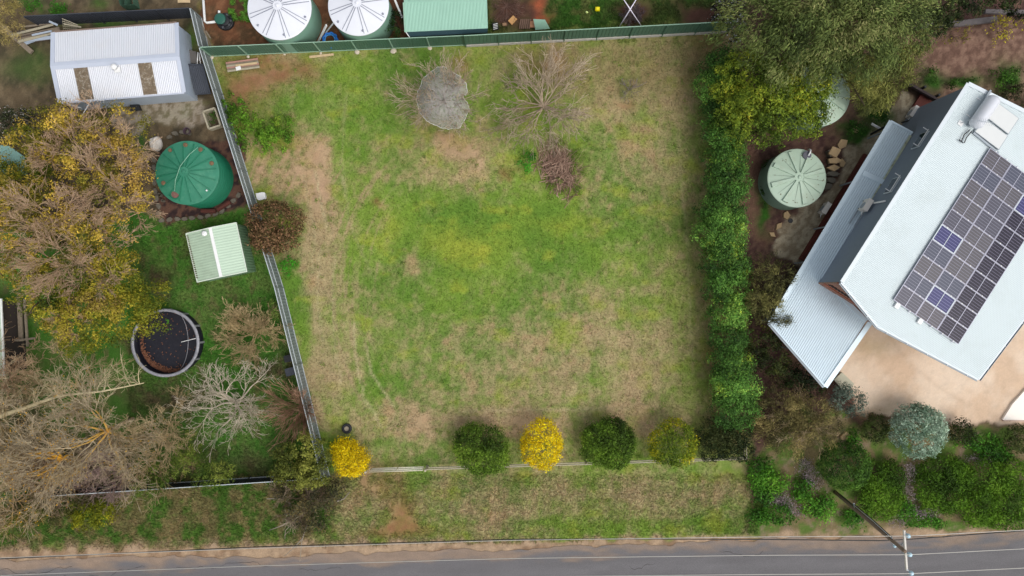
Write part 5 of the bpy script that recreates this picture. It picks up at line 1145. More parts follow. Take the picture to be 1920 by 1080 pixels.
leafy('gum_tree', 'very large olive grey gum crown filling the top right', 'tree', (1500, 120), [(1440, 30, 6.5, 2.6, 2.6, 2.1), (1500, 20, 7.5, 3.0, 3.2, 2.4), (1480, 85, 6, 2.8, 2.4, 2.0), (1560, 50, 7.5, 3.2, 3.2, 2.4), (1540, 110, 6, 2.2, 2.0, 1.8), (1620, 30, 7.5, 3.0, 3.0, 2.2), (1600, 85, 6.5, 2.6, 2.2, 1.8), (1680, 40, 7, 2.4, 2.4, 1.8), (1640, -20, 7, 3, 2.4, 2), (1540, -30, 7, 3, 2.4, 2)], OL, 330, .19, .24, seed=51, th=4.5, trad=.2, tn=5, spread=.6, clump=.42, lump=.45, patch=1.0, per=90, drop=.5, dsp=.2)
LM = [(50, 56, 28), (78, 82, 40), (104, 108, 52), (134, 132, 70)]
leafy('conifer_tree', 'feathery drooping green tree reaching over the mulch beside the top right gum', 'tree', (1600, 145), [(1705, 70, 5, 1.5, 1.2, 1.0), (1690, 105, 4.6, 1.3, 1.0, .8), (1660, 130, 4.4, 2.0, 1.2, .9), (1640, 160, 4, 1.6, 1.3, .9), (1615, 180, 3.6, 1.1, 1.0, .7), (1655, 170, 3.6, 1.1, 1.1, .7), (1690, 145, 3.8, 1.1, .7, .6), (1620, 130, 4.6, 1.8, 1.4, 1), (1650, 185, 3.4, 1.1, .9, .6), (1625, 195, 3.2, .8, .8, .5), (1690, 125, 4, 1.2, .7, .6)], LM, 330, .24, .14, seed=52, th=3, trad=.12, clump=.26, lump=.4, per=24, drop=.3)
bare('conifer_branches', None, None, (1620, 150), 1.5, 5, .06, 1.2, [(7, (.2, 1), .5, .7, .6), (7, (.2, 1), .4, .5, .55)], [(130, 112, 86), (104, 90, 64)], 53, root=[o for o in bpy.data.objects if o.name.startswith('conifer_tree')][0], trunk_h=2.6, up=.0)
DK = [(16, 22, 10), (28, 38, 16), (42, 54, 24), (58, 70, 32)]
leafy('evergreen_tree', 'very dark evergreen crown on the top edge, right of the gum', 'tree', (1770, 20), [(1765, 8, 3, 1.9, 1.7, 1.3), (1810, -5, 3, 2.0, 1.3, 1.3), (1740, 45, 2.4, 1.5, 1.2, 1.0), (1860, -5, 3, 1.8, 1.0, 1.2), (1905, 5, 2.4, 1.4, 1.2, 1.2)], DK, 330, .16, .35, seed=54, th=2)
leafy('camellia_bush', 'dark glossy bush with white flecks at the right end of the green fence', 'shrub', (1365, 40), [(1366, 22, 2, 1.1, 1.2, 1.1), (1376, 60, 1.6, .8, .9, 1.0), (1350, 35, 1.4, .7, .7, .8)], [(14, 16, 12), (26, 30, 22), (40, 46, 34), (190, 190, 190)], 300, .12, .6, seed=55, mixr=.9)
for i, (x, y, rx, ry, col, lb) in enumerate((
    (1885, 147, 1.05, .95, [(30, 52, 14), (52, 86, 22), (72, 112, 30)], 'bright green round bush in the mulch near the top right corner'),
    (1905, 185, 1.3, 1.1, [(34, 36, 22), (60, 60, 36), (80, 78, 48)], 'dull brown green bush just below the bright green one at the right edge'),
    (1855, 190, .8, .7, [(34, 42, 22), (58, 66, 32)], 'low dull bush by the top corner of the house roof'),
    (1648, 212, .8, .9, [(24, 50, 14), (44, 82, 22)], 'dark green plant on the gravel edge below the drooping tree'),
    (1607, 243, .75, .6, [(34, 60, 20), (58, 96, 30)], 'small green plant around the round tan rock'),
    (1805, 158, 1.1, .45, [(34, 56, 18), (60, 92, 28)], 'low green plants in the mulch above the roof corner'),
    (1745, 145, .5, .7, [(34, 56, 18), (60, 92, 28)], 'small green tuft above the sleeper wall'),
    (1437, 345, .4, 1.6, [(24, 44, 14), (44, 74, 22)], 'strip of low green plants at the left foot of the lower pale tank'))):
    leafy('garden_shrub', lb, 'shrub', (x-4, y), [(x, y, .4, rx, ry, .45)], col, 360, .12, .45, seed=60+i, trunk=False, lump=.25)
bare('garden_shrub', 'sparse shrub with yellow leaf clusters in the top right mulch', 'shrub', (1872, 62), 1.1, 7, .02, .9, [(5, (.3, 1), .5, .6, .6), (4, (.3, 1), .5, .5, .6)], [(96, 80, 66), (120, 100, 80)], 70, tips=([(150, 140, 30), (196, 184, 40), (214, 204, 60)], 420, .13))
bare('garden_shrub', 'smaller sparse shrub with yellowish leaves left of the other in the mulch', 'shrub', (1782, 68), 1.0, 7, .02, .9, [(5, (.3, 1), .5, .6, .6), (4, (.3, 1), .5, .5, .6)], [(96, 80, 66), (120, 100, 80)], 71, tips=([(110, 110, 40), (160, 150, 40)], 260, .12))
# lower right garden
BB = [(30, 32, 18), (60, 60, 34), (92, 90, 48), (122, 116, 66)]
leafy('bottlebrush_bush', 'olive brown fine leaved bush overlapping the left tip of the verandah', 'shrub', (1432, 545), [(1445, 520, 2, 1.5, 1.5, 1.3), (1432, 570, 2.2, 1.6, 1.5, 1.4), (1415, 545, 1.6, 1.2, 1.6, 1.2), (1458, 598, 2.6, .9, .6, .7)], BB, 360, .2, .16, seed=80, clump=.24, lump=.35, drop=.2)
leafy('dark_shrub', 'very dark green shrub between the hedge and the verandah gutter', 'shrub', (1430, 655), [(1430, 640, 1.6, 1.4, 1.1, 1.1), (1450, 675, 1.6, 1.2, 1.1, 1.1), (1410, 665, 1.2, 1.0, 1.2, 1.0)], [(22, 30, 12), (40, 48, 18), (62, 68, 26), (96, 90, 34)], 380, .13, .45, seed=81)
leafy('dark_shrub', 'dark green shrub under the lowest corner of the verandah roof', 'shrub', (1500, 715), [(1500, 708, 1.0, 1.2, 1.0, .9), (1525, 725, .9, .9, .7, .8), (1475, 700, .9, .9, .9, .8)], [(18, 28, 12), (34, 46, 18), (52, 64, 26)], 380, .13, .45, seed=82)
leafy('bottlebrush_bush', 'broad olive bush with bare twigs, left of the sandy drive', 'shrub', (1490, 790), [(1460, 765, 1.6, 1.7, 1.5, 1.2), (1510, 780, 1.8, 1.8, 1.6, 1.3), (1545, 800, 1.4, 1.2, 1.3, 1.0), (1475, 820, 1.2, 1.6, 1.2, .9), (1440, 800, 1.0, 1.2, 1.2, .9)], [(40, 42, 24), (70, 66, 38), (100, 92, 52), (140, 124, 80)], 420, .2, .16, seed=83, lump=.35, drop=.2, clump=.3, bri=1.6)
bare('x', None, None, (1490, 785), 1.9, 10, .06, 1.0, [(6, (.3, 1), .5, .6, .6), (6, (.3, 1), .5, .55, .6), (4, (.3, 1), .5, .5, .6)], [(170, 150, 118), (142, 124, 94), (190, 170, 138)], 84, root=[o for o in bpy.data.objects if o.name == 'bottlebrush_bush.001'][0], partname='bare_twigs', trunk_h=.3)
SV = [(70, 92, 72), (104, 130, 106), (138, 160, 138), (168, 186, 164), (60, 86, 48)]
leafy('silver_bush', 'large round silvery green bush at the edge of the sandy drive', 'shrub', (1708, 803), [(1720, 808, 1.5, 1.85, 1.85, 1.4), (1715, 790, 1.3, 1.5, 1.2, 1.2)], SV, 700, .13, .42, seed=85, clump=.18, lump=.08, patch=1.6, per=16, dsp=.07, bri=1.2)
leafy('silver_bush', 'smaller grey green bush beside the pale slab', 'shrub', (1585, 750), [(1592, 752, .9, 1.15, 1.15, .9), (1580, 735, .7, .6, .6, .6)], [(48, 60, 50), (78, 92, 80), (104, 118, 104), (128, 140, 126)], 460, .12, .45, seed=86)
for i, (x, y, r_, lb) in enumerate(((1640, 803, .95, 'small dark round bush left of the large silvery one'), (1800, 810, .85, 'small dark round bush right of the large silvery one'), (1908, 822, 1.0, 'small dark bush at the right edge below the canopy'))):
    leafy('box_ball', lb, 'shrub', (x-4, y-3), [(x, y, .7, r_, r_, .75)], [(26, 34, 14), (46, 56, 22), (68, 78, 32)], 700, .11, .5, seed=88+i, group=None, lump=.08, per=12, dsp=.06, clump=.2, bri=1.6)
leafy('clipped_ball', 'big dark green clipped ball beside the foot of the power pole', 'shrub', (1572, 865), [(1583, 873, 1.3, 1.75, 1.65, 1.35)], [(20, 36, 10), (32, 54, 14), (50, 76, 22), (66, 94, 28)], 850, .11, .5, seed=92, lump=.04, clump=.16, per=9, dsp=.04, bri=2.3)
MG = [(32, 50, 12), (50, 76, 16), (70, 100, 22), (92, 120, 34)]
for i, (bl, lb) in enumerate((([(1640, 890, .5, 1.4, 1.1, .6), (1655, 925, .5, 1.5, 1.6, .65), (1670, 895, .5, 1.0, 1.2, .6), (1635, 935, .45, 1.1, 1.1, .55), (1650, 960, .4, 1.2, .6, .4)], 'green mat forming shrub right behind the power pole'),
                              ([(1765, 885, .55, 1.7, 1.3, .6), (1780, 925, .5, 1.4, 1.5, .6), (1745, 915, .5, 1.2, 1.3, .6), (1795, 895, .5, 1.0, 1.3, .6), (1760, 950, .4, 1.3, .5, .4)], 'green mat forming shrub in the middle of the lower right bank'),
                              ([(1850, 900, .6, 1.7, 1.6, .7), (1880, 940, .55, 1.8, 1.6, .65), (1835, 950, .5, 1.3, 1.4, .55), (1905, 900, .6, 1.5, 1.5, .7), (1895, 975, .45, 1.8, .7, .45), (1830, 975, .4, 1.0, .5, .4)], 'widest green mat forming shrub, in the lower right corner'))):
    leafy('mat_shrub', lb, 'shrub', (bl[0][0]-8, bl[0][1]-8), bl, MG, 560, .14, .32, seed=95+i, trunk=False, lump=.12, clump=.2, zlow=-.1, per=10, dsp=.08, bri=2.0)
WD = [(28, 56, 16), (48, 86, 22), (68, 114, 30), (96, 136, 40)]
for i, (bl, lb) in enumerate((([(1425, 885, .3, 1.0, 1.1, .4), (1450, 905, .3, 1.1, 1.0, .4), (1430, 925, .3, .8, .7, .35)], 'green weeds at the right end of the front fence'),
                              ([(1505, 915, .3, .8, .9, .4), (1515, 945, .3, .7, .7, .35)], 'bright green weeds between the lilac patches'),
                              ([(1460, 965, .3, 1.4, .7, .35), (1420, 970, .25, .8, .5, .3)], 'green weeds close to the road, left of the power pole'),
                              ([(1545, 945, .3, .9, .6, .35), (1540, 965, .3, .6, .5, .3)], 'green weeds just left of the power pole'),
                              ([(1598, 972, .3, .8, .6, .35)], 'green weed clump under the power pole near the kerb'),
                              ([(1700, 955, .3, .6, .8, .4)], 'green weeds between the lilac heath patches right of the pole'),
                              ([(1735, 978, .3, 1.4, .4, .35)], 'dark green weeds by the road below the lilac heath'),
                              ([(1840, 830, .3, 1.6, .6, .3), (1870, 850, .3, 1.2, .6, .3)], 'yellow green low plants right of the large silvery bush'),
                              ([(1600, 830, .3, .5, .9, .3)], 'green plants between bare twig bush and the small dark ball'))):
    leafy('weed_clump', lb, 'plant', (bl[0][0], bl[0][1]), bl, WD, 480, .14, .5, seed=100+i, trunk=False, lump=.3, zlow=0, per=16, clump=.26, bri=1.6)
HL = [(88, 76, 76), (116, 104, 106), (136, 124, 122), (98, 90, 74)]
for i, (bl, lb) in enumerate((([(1512, 880, .25, .5, .8, .3), (1530, 900, .25, .6, .6, .3), (1520, 895, .25, .5, .7, .3)], 'lilac grey heath above the bright green weeds'),
                              ([(1470, 935, .25, .8, .5, .3), (1490, 955, .25, .7, .5, .3), (1450, 930, .25, .6, .5, .3)], 'lilac grey heath in a diagonal strip left of the weeds'),
                              ([(1700, 885, .25, .6, .9, .3), (1702, 925, .25, .5, .7, .3)], 'tall strip of lilac heath between two green mat shrubs'),
                              ([(1735, 960, .25, 1.0, .5, .3), (1680, 975, .25, .6, .5, .3), (1715, 955, .25, .6, .4, .3)], 'lilac heath close to the road, right of the power pole'),
                              ([(1835, 862, .25, .9, .35, .25)], 'dry lilac patch above the widest green mat shrub'))):
    leafy('heath_patch', lb, 'plant', (bl[0][0], bl[0][1]), bl, HL, 460, .11, .3, bri=1.6, clump=.3, seed=120+i, trunk=False, lump=.3, zlow=0)
# --- lawn plants
leafy('photinia_bush', 'large round bush with red brown leaves growing over the left fence', 'shrub', (532, 428), [(518, 425, 1.5, 1.85, 1.85, 1.5), (500, 440, 1.7, 1.1, 1.1, 1.1)], [(34, 30, 16), (62, 52, 24), (92, 70, 46), (134, 100, 74), (72, 76, 34)], 620, .14, .45, seed=140, clump=.22, patch=.7, mixr=.8, per=14, dsp=.07, bri=1.35)
leafy('weed_clump', 'sprawling green shrubby weeds inside the left fence, near the red soil', 'shrub', (485, 240), [(450, 215, .5, 1.0, 1.0, .5), (475, 245, .5, 1.3, 1.2, .6), (520, 245, .4, 1.3, 1.1, .45), (500, 265, .4, 1.0, .8, .4), (435, 200, .4, .5, .9, .4)], [(40, 66, 18), (64, 98, 24), (88, 124, 34), (112, 132, 44)], 300, .15, .45, seed=141, trunk=False, lump=.35, zlow=0)
leafy('weed_clump', 'bright green weed clump below the red leaved bush', 'plant', (540, 500), [(541, 497, .3, .55, .75, .35)], [(40, 96, 18), (54, 124, 26), (70, 140, 34)], 420, .12, .4, seed=142, trunk=False, zlow=0)
leafy('weed_clump', 'bright green weed clump left of the stick pile on the lawn', 'plant', (990, 303), [(988, 303, .3, .65, .75, .3)], [(40, 96, 18), (54, 124, 26), (70, 140, 34)], 420, .12, .4, seed=143, trunk=False, zlow=0)
leafy('weed_clump', 'long green grass growing round the stick pile', 'plant', (1070, 320), [(1082, 305, .3, .8, 1.2, .35), (1060, 350, .3, 1.2, .8, .35), (1040, 275, .3, .8, .4, .3)], [(60, 84, 30), (88, 112, 38), (120, 128, 60)], 220, .2, .12, seed=144, trunk=False, zlow=0, out=.2)
# pile of cut sticks
root = empty('brush_pile', P(1048, 322), 'heap of cut reddish sticks on the lawn below the bare tree', 'stick pile'); r = np.random.default_rng(9)
n = 460; cx, cy = r.normal(0, .5, n), r.normal(0, .72, n); bb = P(1048, 320); hh_ = np.clip(.75*np.exp(-(cx**2+cy**2*.5)/.7), 0, 1)*r.random(n)+.06
cx = cx-cy*.35
a = r.normal(1.2, .75, n); L = r.uniform(.5, 1.7, n); dd3 = np.stack([np.cos(a), np.sin(a), r.normal(0, .16, n)], 1)
lv = grow(np.stack([bb.x+cx, bb.y+cy, hh_], 1)-dd3*L[:, None]*.5, dd3, L, r.uniform(.014, .04, n), r, [(2, (.4, 1), .4, .4, .6)], 4, .1)
for li in range(2): lv[li][0][..., 2] = np.clip(lv[li][0][..., 2], .04, 1.0)
v, f, c = tubes(lv, lambda li, q, r: pick([(96, 76, 66), (140, 112, 96), (176, 146, 126), (200, 172, 150)], q[:, 0], q[:, 1], r, .4, .8), r, 4)
tag(part('stick', npmesh('stick', v, f, M_TWIG, c), root), kind='stuff')
# bare trees on the lawn
GB = [(146, 128, 110), (172, 154, 132), (192, 174, 150), (158, 134, 114)]
bare('bare_tree', 'leafless spreading tree on the lawn below the concrete plinth fence', 'tree', (1018, 203), 2.5, 22, .055, 1.5, [(5, (.3, 1), .38, .62, .6), (4, (.25, 1), .42, .6, .65), (4, (.2, 1), .45, .55, .7)], GB, 150, trunk_h=.7, up=.02, wig=.16, minr=.013)
nr = bare('bare_tree', 'leafless tree wrapped in grey bird netting at the top of the lawn', 'tree', (834, 196), 2.2, 20, .045, 1.0, [(5, (.3, 1), .4, .6, .6), (4, (.25, 1), .42, .6, .65), (4, (.2, 1), .45, .55, .7)], GB, 151, trunk_h=.7, up=.04, wig=.1, minr=.012)
bare('bare_shrub', 'tiny leafless grey shrub alone on the upper right of the lawn', 'shrub', (1180, 168), .7, 12, .012, .9, [(4, (.3, 1), .5, .6, .6), (3, (.3, 1), .5, .55, .6)], [(120, 110, 108), (144, 132, 126)], 152)
# net: draped woven mesh with folds and a bright selvedge
NP = [(820, 126), (833, 124), (845, 134), (862, 143), (874, 158), (876, 172), (874, 178), (866, 176), (869, 184), (875, 192), (880, 204), (872, 222), (862, 240), (840, 242), (822, 238), (800, 226), (786, 210), (781, 188), (784, 172), (793, 148), (808, 134)]
net_m, nt_, nb_ = node_mat('bird_netting'); nb_.inputs['Base Color'].default_value = (*map(float, lin((170, 165, 160))), 1); nb_.inputs['Roughness'].default_value = .8
tcn = nt_.nodes.new('ShaderNodeTexCoord'); nz = nt_.nodes.new('ShaderNodeTexNoise'); nz.inputs['Scale'].default_value = 5; nz.inputs['Detail'].default_value = 9; nz.inputs['Roughness'].default_value = .75; nt_.links.new(tcn.outputs['Object'], nz.inputs[0])
mr = nt_.nodes.new('ShaderNodeMapRange'); mr.inputs[1].default_value = .36; mr.inputs[2].default_value = .5; mr.inputs[3].default_value = .12; mr.inputs[4].default_value = .62; nt_.links.new(nz.outputs[0], mr.inputs[0])
tb = nt_.nodes.new('ShaderNodeBsdfTransparent'); mxs = nt_.nodes.new('ShaderNodeMixShader'); nt_.links.new(mr.outputs[0], mxs.inputs[0]); nt_.links.new(tb.outputs[0], mxs.inputs[1]); nt_.links.new(nb_.outputs[0], mxs.inputs[2]); nt_.links.new(mxs.outputs[0], nt_.nodes['Material Output'].inputs[0])
cpx = (832, 188); vs = []; fs = []; nrg = 14; ring_ = []
for (ax, ay), (bx, by) in zip(NP, NP[1:]+NP[:1]):
    k_ = max(2, int(math.hypot(bx-ax, by-ay)/4))
    for t in range(k_): ring_.append((ax+(bx-ax)*t/k_+rnd.uniform(-1, 1), ay+(by-ay)*t/k_+rnd.uniform(-1, 1)))
ns = len(ring_)
for j in range(nrg+1):
    f_ = (j/nrg)**.8
    for i in range(ns):
        z = 3.5-1.3*(j/nrg)**2+rnd.uniform(-.07, .07); vs.append(P(cpx[0]+(ring_[i][0]-cpx[0])*f_, cpx[1]+(ring_[i][1]-cpx[1])*f_, z))
fs = [(j*ns+i, j*ns+(i+1) % ns, (j+1)*ns+(i+1) % ns, (j+1)*ns+i) for j in range(nrg) for i in range(ns)]
nroot = empty('bird_net', P(832, 190), 'translucent grey bird net draped over the leafless tree', 'net')
part('netting', MB().add(vs, fs).mesh('netting', net_m, True), nroot)
MB().tube(vs[-ns:]+[vs[-ns]], .02, 5).build('selvedge', pm('net_edge', (214, 212, 206), .7), nroot)
m = MB()
for k in range(3):
    i0 = rnd.randrange(ns); pts = [vs[j*ns+(i0+rnd.randint(-1, 1)) % ns]+Vector((0, 0, .03)) for j in range(rnd.randint(3, 8), nrg+1, 2)]
    if len(pts) > 1: m.tube(pts, .008, 4)
m.build('fold', bpy.data.materials['net_edge'], nroot, kind='stuff')
# --- left yard: yellowing wattles
WL = [(58, 62, 20), (88, 88, 28), (124, 112, 40), (172, 146, 54), (156, 128, 70)]
WL2 = [(46, 60, 18), (78, 88, 24), (112, 112, 30), (150, 136, 42), (126, 108, 56)]
TW = [(152, 126, 100), (180, 150, 122), (194, 166, 136), (164, 140, 110)]
TWL = [(5, (.3, 1), .45, .65, .6), (5, (.2, 1), .45, .62, .6), (5, (.15, 1), .45, .6, .7)]
def wattle(label, base, blobs, cols, sprays, seed, dens=250, th=4.5):
    root = leafy('wattle_tree', label, 'tree', base, blobs, cols, dens*1.25, .125, .5, seed=seed, th=th, trad=.16, tn=5, spread=.55, clump=.3, lump=.45, dsp=.22, per=60, patch=1.1, mixr=.35, zlow=-.5)
    for i, (x, y, z, h, n, lean) in enumerate(sprays):
        n = max(5, int(n*.8)); x += 6*math.sin(i*5); y += 6*math.cos(i*3)
        r = np.random.default_rng(seed*10+i); q = P(x, y, z); p, d, L, R = stems(q, 0, h, r, n, .035, lean)
        lv = grow(p, d, L*1.15, R, r, TWL, 5, .12, .0); v, f, c = tubes(lv, lambda li, q, r: pick(TW, q[:, 0], q[:, 1], r, .8, .6), r, 4); BUDGET[0] += 2*len(f)
        part('twigs', npmesh('twigs', v, f, M_TWIG, c), root)
    return root
wattle('yellowing wattle with brown twig tips, nearest the silver shed', (225, 300), [(110, 240, 4.5, 2.0, 1.6, 1.3), (75, 275, 4.2, 1.8, 1.8, 1.3), (150, 290, 4.6, 2.2, 2.0, 1.4), (210, 250, 4, 2.0, 1.8, 1.2), (245, 310, 4, 1.6, 2.0, 1.2), (200, 350, 4.5, 2.4, 1.8, 1.3), (265, 370, 3.6, 1.0, 1.2, .8), (115, 215, 3.6, 1.2, .8, .8)], WL, [(195, 320, 4.2, 1.5, 9, 1.0), (200, 240, 3.8, 1.2, 8, 1.0), (150, 260, 4.4, 1.2, 7, 1.0), (240, 290, 4, 1.2, 7, 1.1), (225, 370, 4.2, 1.3, 8, 1.1), (100, 300, 4.4, 1.1, 6, 1.0), (265, 395, 3.4, .9, 6, 1.2)], 160, 190)
wattle('yellow and brown wattle in the middle of the left edge, over the lawn', (110, 440), [(30, 400, 4.8, 2.2, 2.2, 1.5), (90, 400, 5, 2.0, 2.2, 1.5), (60, 460, 4.8, 2.4, 2.0, 1.4), (140, 450, 5, 2.2, 2.2, 1.5), (200, 440, 4.4, 1.8, 1.7, 1.2), (20, 500, 4.2, 1.8, 1.6, 1.2), (15, 330, 4, 1.4, 1.8, 1.2)], WL, [(105, 410, 5, 1.4, 9, 1.0), (45, 440, 4.6, 1.2, 7, 1.0), (145, 475, 4.8, 1.6, 10, 1.0), (90, 490, 4.6, 1.2, 8, 1.1), (195, 450, 4.2, 1.2, 8, 1.1), (20, 480, 4.2, 1.1, 7, 1.1), (60, 380, 4.8, 1, 6, 1.0), (165, 415, 4.6, 1.2, 8, 1.1)], 161, 190)
wattle('greener wattle spreading over the edge of the round pool', (170, 560), [(90, 560, 4.2, 1.8, 2.0, 1.3), (135, 590, 4.2, 2.0, 2.2, 1.4), (190, 570, 4.4, 2.2, 2.2, 1.4), (240, 585, 4.2, 2.0, 1.8, 1.3), (285, 600, 3.8, 1.4, 1.2, 1.0), (230, 520, 4.2, 1.6, 1.4, 1.1), (150, 640, 3.6, 1.4, 1.2, 1.0), (200, 500, 4.4, 2, 1.4, 1.2), (95, 520, 4.4, 1.8, 1.2, 1.2), (285, 555, 3.4, 1.4, 1.0, .9)], WL2, [(190, 510, 4.2, 1.2, 8, 1.0), (115, 560, 4.2, 1.0, 5, 1.0), (140, 600, 4, .9, 4, 1.0)], 162, 260)
bare('x', None, None, (213, 505), 2.0, 2, .09, .8, [(3, (.4, 1), .5, .6, .6), (3, (.3, 1), .5, .6, .6)], [(176, 156, 128), (150, 130, 104)], 163, root=[o for o in bpy.data.objects if o.name == 'wattle_tree.003'][0], partname='bare_limb', trunk_h=3.0, off=(.3, -.5))
leafy('evergreen_bush', 'green yellow bush beside the faded teal roof at the left edge', 'shrub', (25, 340), [(20, 345, 2.6, 1.6, 1.5, 1.2), (60, 340, 2.8, 1.3, 1.6, 1.1), (75, 310, 2.4, 1.0, 1.0, .9), (10, 375, 2.6, 1.3, 1.2, 1), (40, 250, 2.6, 1.1, .5, .8)], [(40, 54, 16), (72, 86, 22), (106, 112, 30), (140, 128, 36)], 340, .15, .4, seed=164)
leafy('flowering_bush', 'dark bush dotted with white flowers near the left edge, below the silver shed', 'shrub', (40, 232), [(30, 225, 1.5, 1.5, .9, 1.0), (10, 240, 1.5, 1.0, .9, 1.0), (60, 240, 1.2, .8, .6, .7)], [(16, 20, 12), (30, 36, 20), (46, 54, 30), (60, 64, 40), (200, 192, 190)], 420, .1, .6, seed=165, mixr=.85)
leafy('olive_shrub', 'olive brown wispy shrub in the top left corner', 'shrub', (25, 50), [(8, 30, 2, 1.2, 1.5, 1.0), (18, 70, 1.8, .9, 1.0, .9), (25, 10, 2, .8, .9, .8), (4, 60, 1.6, .6, .8, .6)], [(70, 66, 32), (104, 96, 50), (138, 124, 74), (160, 142, 96)], 300, .18, .14, seed=166, lump=.35)
for i, (x, y, rx, ry, lb) in enumerate(((110, 22, .5, .6, 'bright green clump above the charcoal fence, near the top left'), (62, 10, .6, .4, 'dark green clump at the top edge near the top left corner'))):
    leafy('weed_clump', lb, 'plant', (x, y), [(x, y, .3, rx, ry, .3)], [(34, 70, 16), (50, 104, 24), (66, 124, 30)], 400, .12, .4, seed=170+i, trunk=False, zlow=0)
leafy('flax_clump', 'strappy green plant between the pump chamber and the left white lidded tank', 'plant', (462, 15), [(458, 12, .4, 1.0, 1.3, .5), (470, 25, .4, .6, .6, .4)], [(36, 76, 18), (62, 108, 30), (96, 138, 52)], 260, .4, .1, seed=173, trunk=False, zlow=0, clump=.1, out=1)
leafy('dark_shrub', 'dark green shrub between the right white lidded tank and the mint shed', 'shrub', (745, 50), [(746, 48, 1.0, .6, 1.1, .9)], [(16, 32, 12), (30, 54, 18), (46, 76, 26)], 420, .14, .3, seed=174)
leafy('dark_shrub', 'weedy green clump in the planter frame', 'plant', (402, 224), [(401, 224, .4, .35, .5, .25)], [(36, 70, 18), (56, 96, 26)], 420, .1, .4, seed=175, trunk=False, zlow=0)
leafy('climber', 'small yellow green plant climbing the left fence', 'plant', (520, 580), [(517, 580, 1.2, .35, .8, .7)], [(54, 72, 26), (88, 106, 44)], 380, .12, .5, seed=176, trunk=False)
# --- bare trees of the lower left
LV3 = [(6, (.25, 1), .5, .62, .6), (5, (.2, 1), .5, .6, .6), (4, (.2, 1), .5, .55, .62), (3, (.2, 1), .5, .5, .7)]
LV4 = [(5, (.3, 1), .5, .66, .62), (4, (.2, 1), .52, .64, .66), (4, (.15, 1), .55, .62, .66), (3, (.15, 1), .55, .6, .7)]
LV5 = [(5, (.3, 1), .5, .7, .62), (4, (.2, 1), .52, .68, .66), (4, (.15, 1), .55, .64, .66), (4, (.15, 1), .58, .58, .7)]
LI = [(146, 130, 104), (170, 154, 126), (184, 168, 140), (162, 138, 92)]
LT = ([(196, 150, 40), (170, 134, 50)], 500, .1)
bare('bare_tree', 'silvery white leafless tree right of centre in the lower left yard', 'tree', (452, 750), 2.0, 9, .1, .95, [(4, (.35, 1), .5, .7, .62), (4, (.3, 1), .52, .66, .64), (4, (.25, 1), .55, .64, .66), (3, (.2, 1), .55, .6, .7)], [(176, 164, 142), (198, 186, 166), (150, 140, 118)], 180, trunk_h=1.0, up=.0, wig=.2)
bare('bare_shrub', 'tan leafless shrub between the round pool and the left fence', 'shrub', (482, 622), 1.6, 16, .03, 1.3, LV3, [(172, 150, 108), (196, 174, 130), (150, 130, 94)], 181, up=.02)
bare('bare_shrub', 'brown dense twiggy shrub leaning on the left fence above the olive bush', 'shrub', (566, 762), 2.1, 44, .018, .75, [(6, (.2, 1), .26, .6, .8), (5, (.2, 1), .3, .5, .8)], [(128, 96, 76), (158, 122, 98), (184, 150, 124)], 182, up=.04, wig=.07)
bare('bare_tree', 'tall leafless tree with orange lichen, centre of the lower left yard', 'tree', (250, 785), 2.9, 9, .09, .95, LV5, LI, 183, trunk_h=2.4, off=(-.5, -.4), tips=LT, cols0=(196, 156, 80))
bare('bare_tree', 'leafless tree with the brightest orange lichen, nearest the black fence at lower left', 'tree', (165, 835), 2.6, 9, .09, 1.1, LV5, LI, 184, trunk_h=2.2, off=(-.5, -.4), tips=([(230, 170, 30), (206, 156, 44)], 900, .11), cols0=(214, 160, 50))
bare('bare_tree', 'leafless tree at the left edge with a long pale limb reaching right', 'tree', (50, 750), 3.0, 9, .1, 1.2, LV5, LI, 185, trunk_h=2.6, off=(-.4, -.3))
bare('bare_tree', 'leafless tree cut by the left edge below the building', 'tree', (45, 690), 2.2, 9, .06, 1.0, LV5, [(160, 132, 104), (186, 156, 124)], 186, trunk_h=1.6)
bare('bare_tree', 'leafless brown tree in the lower left corner', 'tree', (55, 880), 2.4, 10, .07, 1.0, LV5, [(146, 122, 96), (170, 148, 118), (190, 150, 60)], 187, trunk_h=1.8)
bare('bare_shrub', 'purplish grey twiggy thicket against the black fence', 'shrub', (215, 875), 1.7, 18, .03, 1.0, LV4, [(130, 108, 104), (158, 136, 126), (180, 158, 142)], 188, up=.0)
bare('bare_tree', 'leafless tan tree between the orange lichened and the silvery one', 'tree', (320, 815), 2.0, 10, .05, .9, LV5, [(156, 134, 98), (180, 160, 122)], 189, trunk_h=1.0)
bare('bare_shrub', 'brown twiggy thicket left of the purplish one', 'shrub', (110, 885), 1.7, 16, .03, 1.0, LV4, [(138, 114, 94), (166, 144, 116)], 190, up=.0)
bare('bare_tree', 'slender leafless tree left of the round pool, above the long pale limb', 'tree', (170, 720), 2.2, 9, .05, 1.0, LV4, [(160, 140, 104), (184, 164, 126)], 191, trunk_h=1.2)
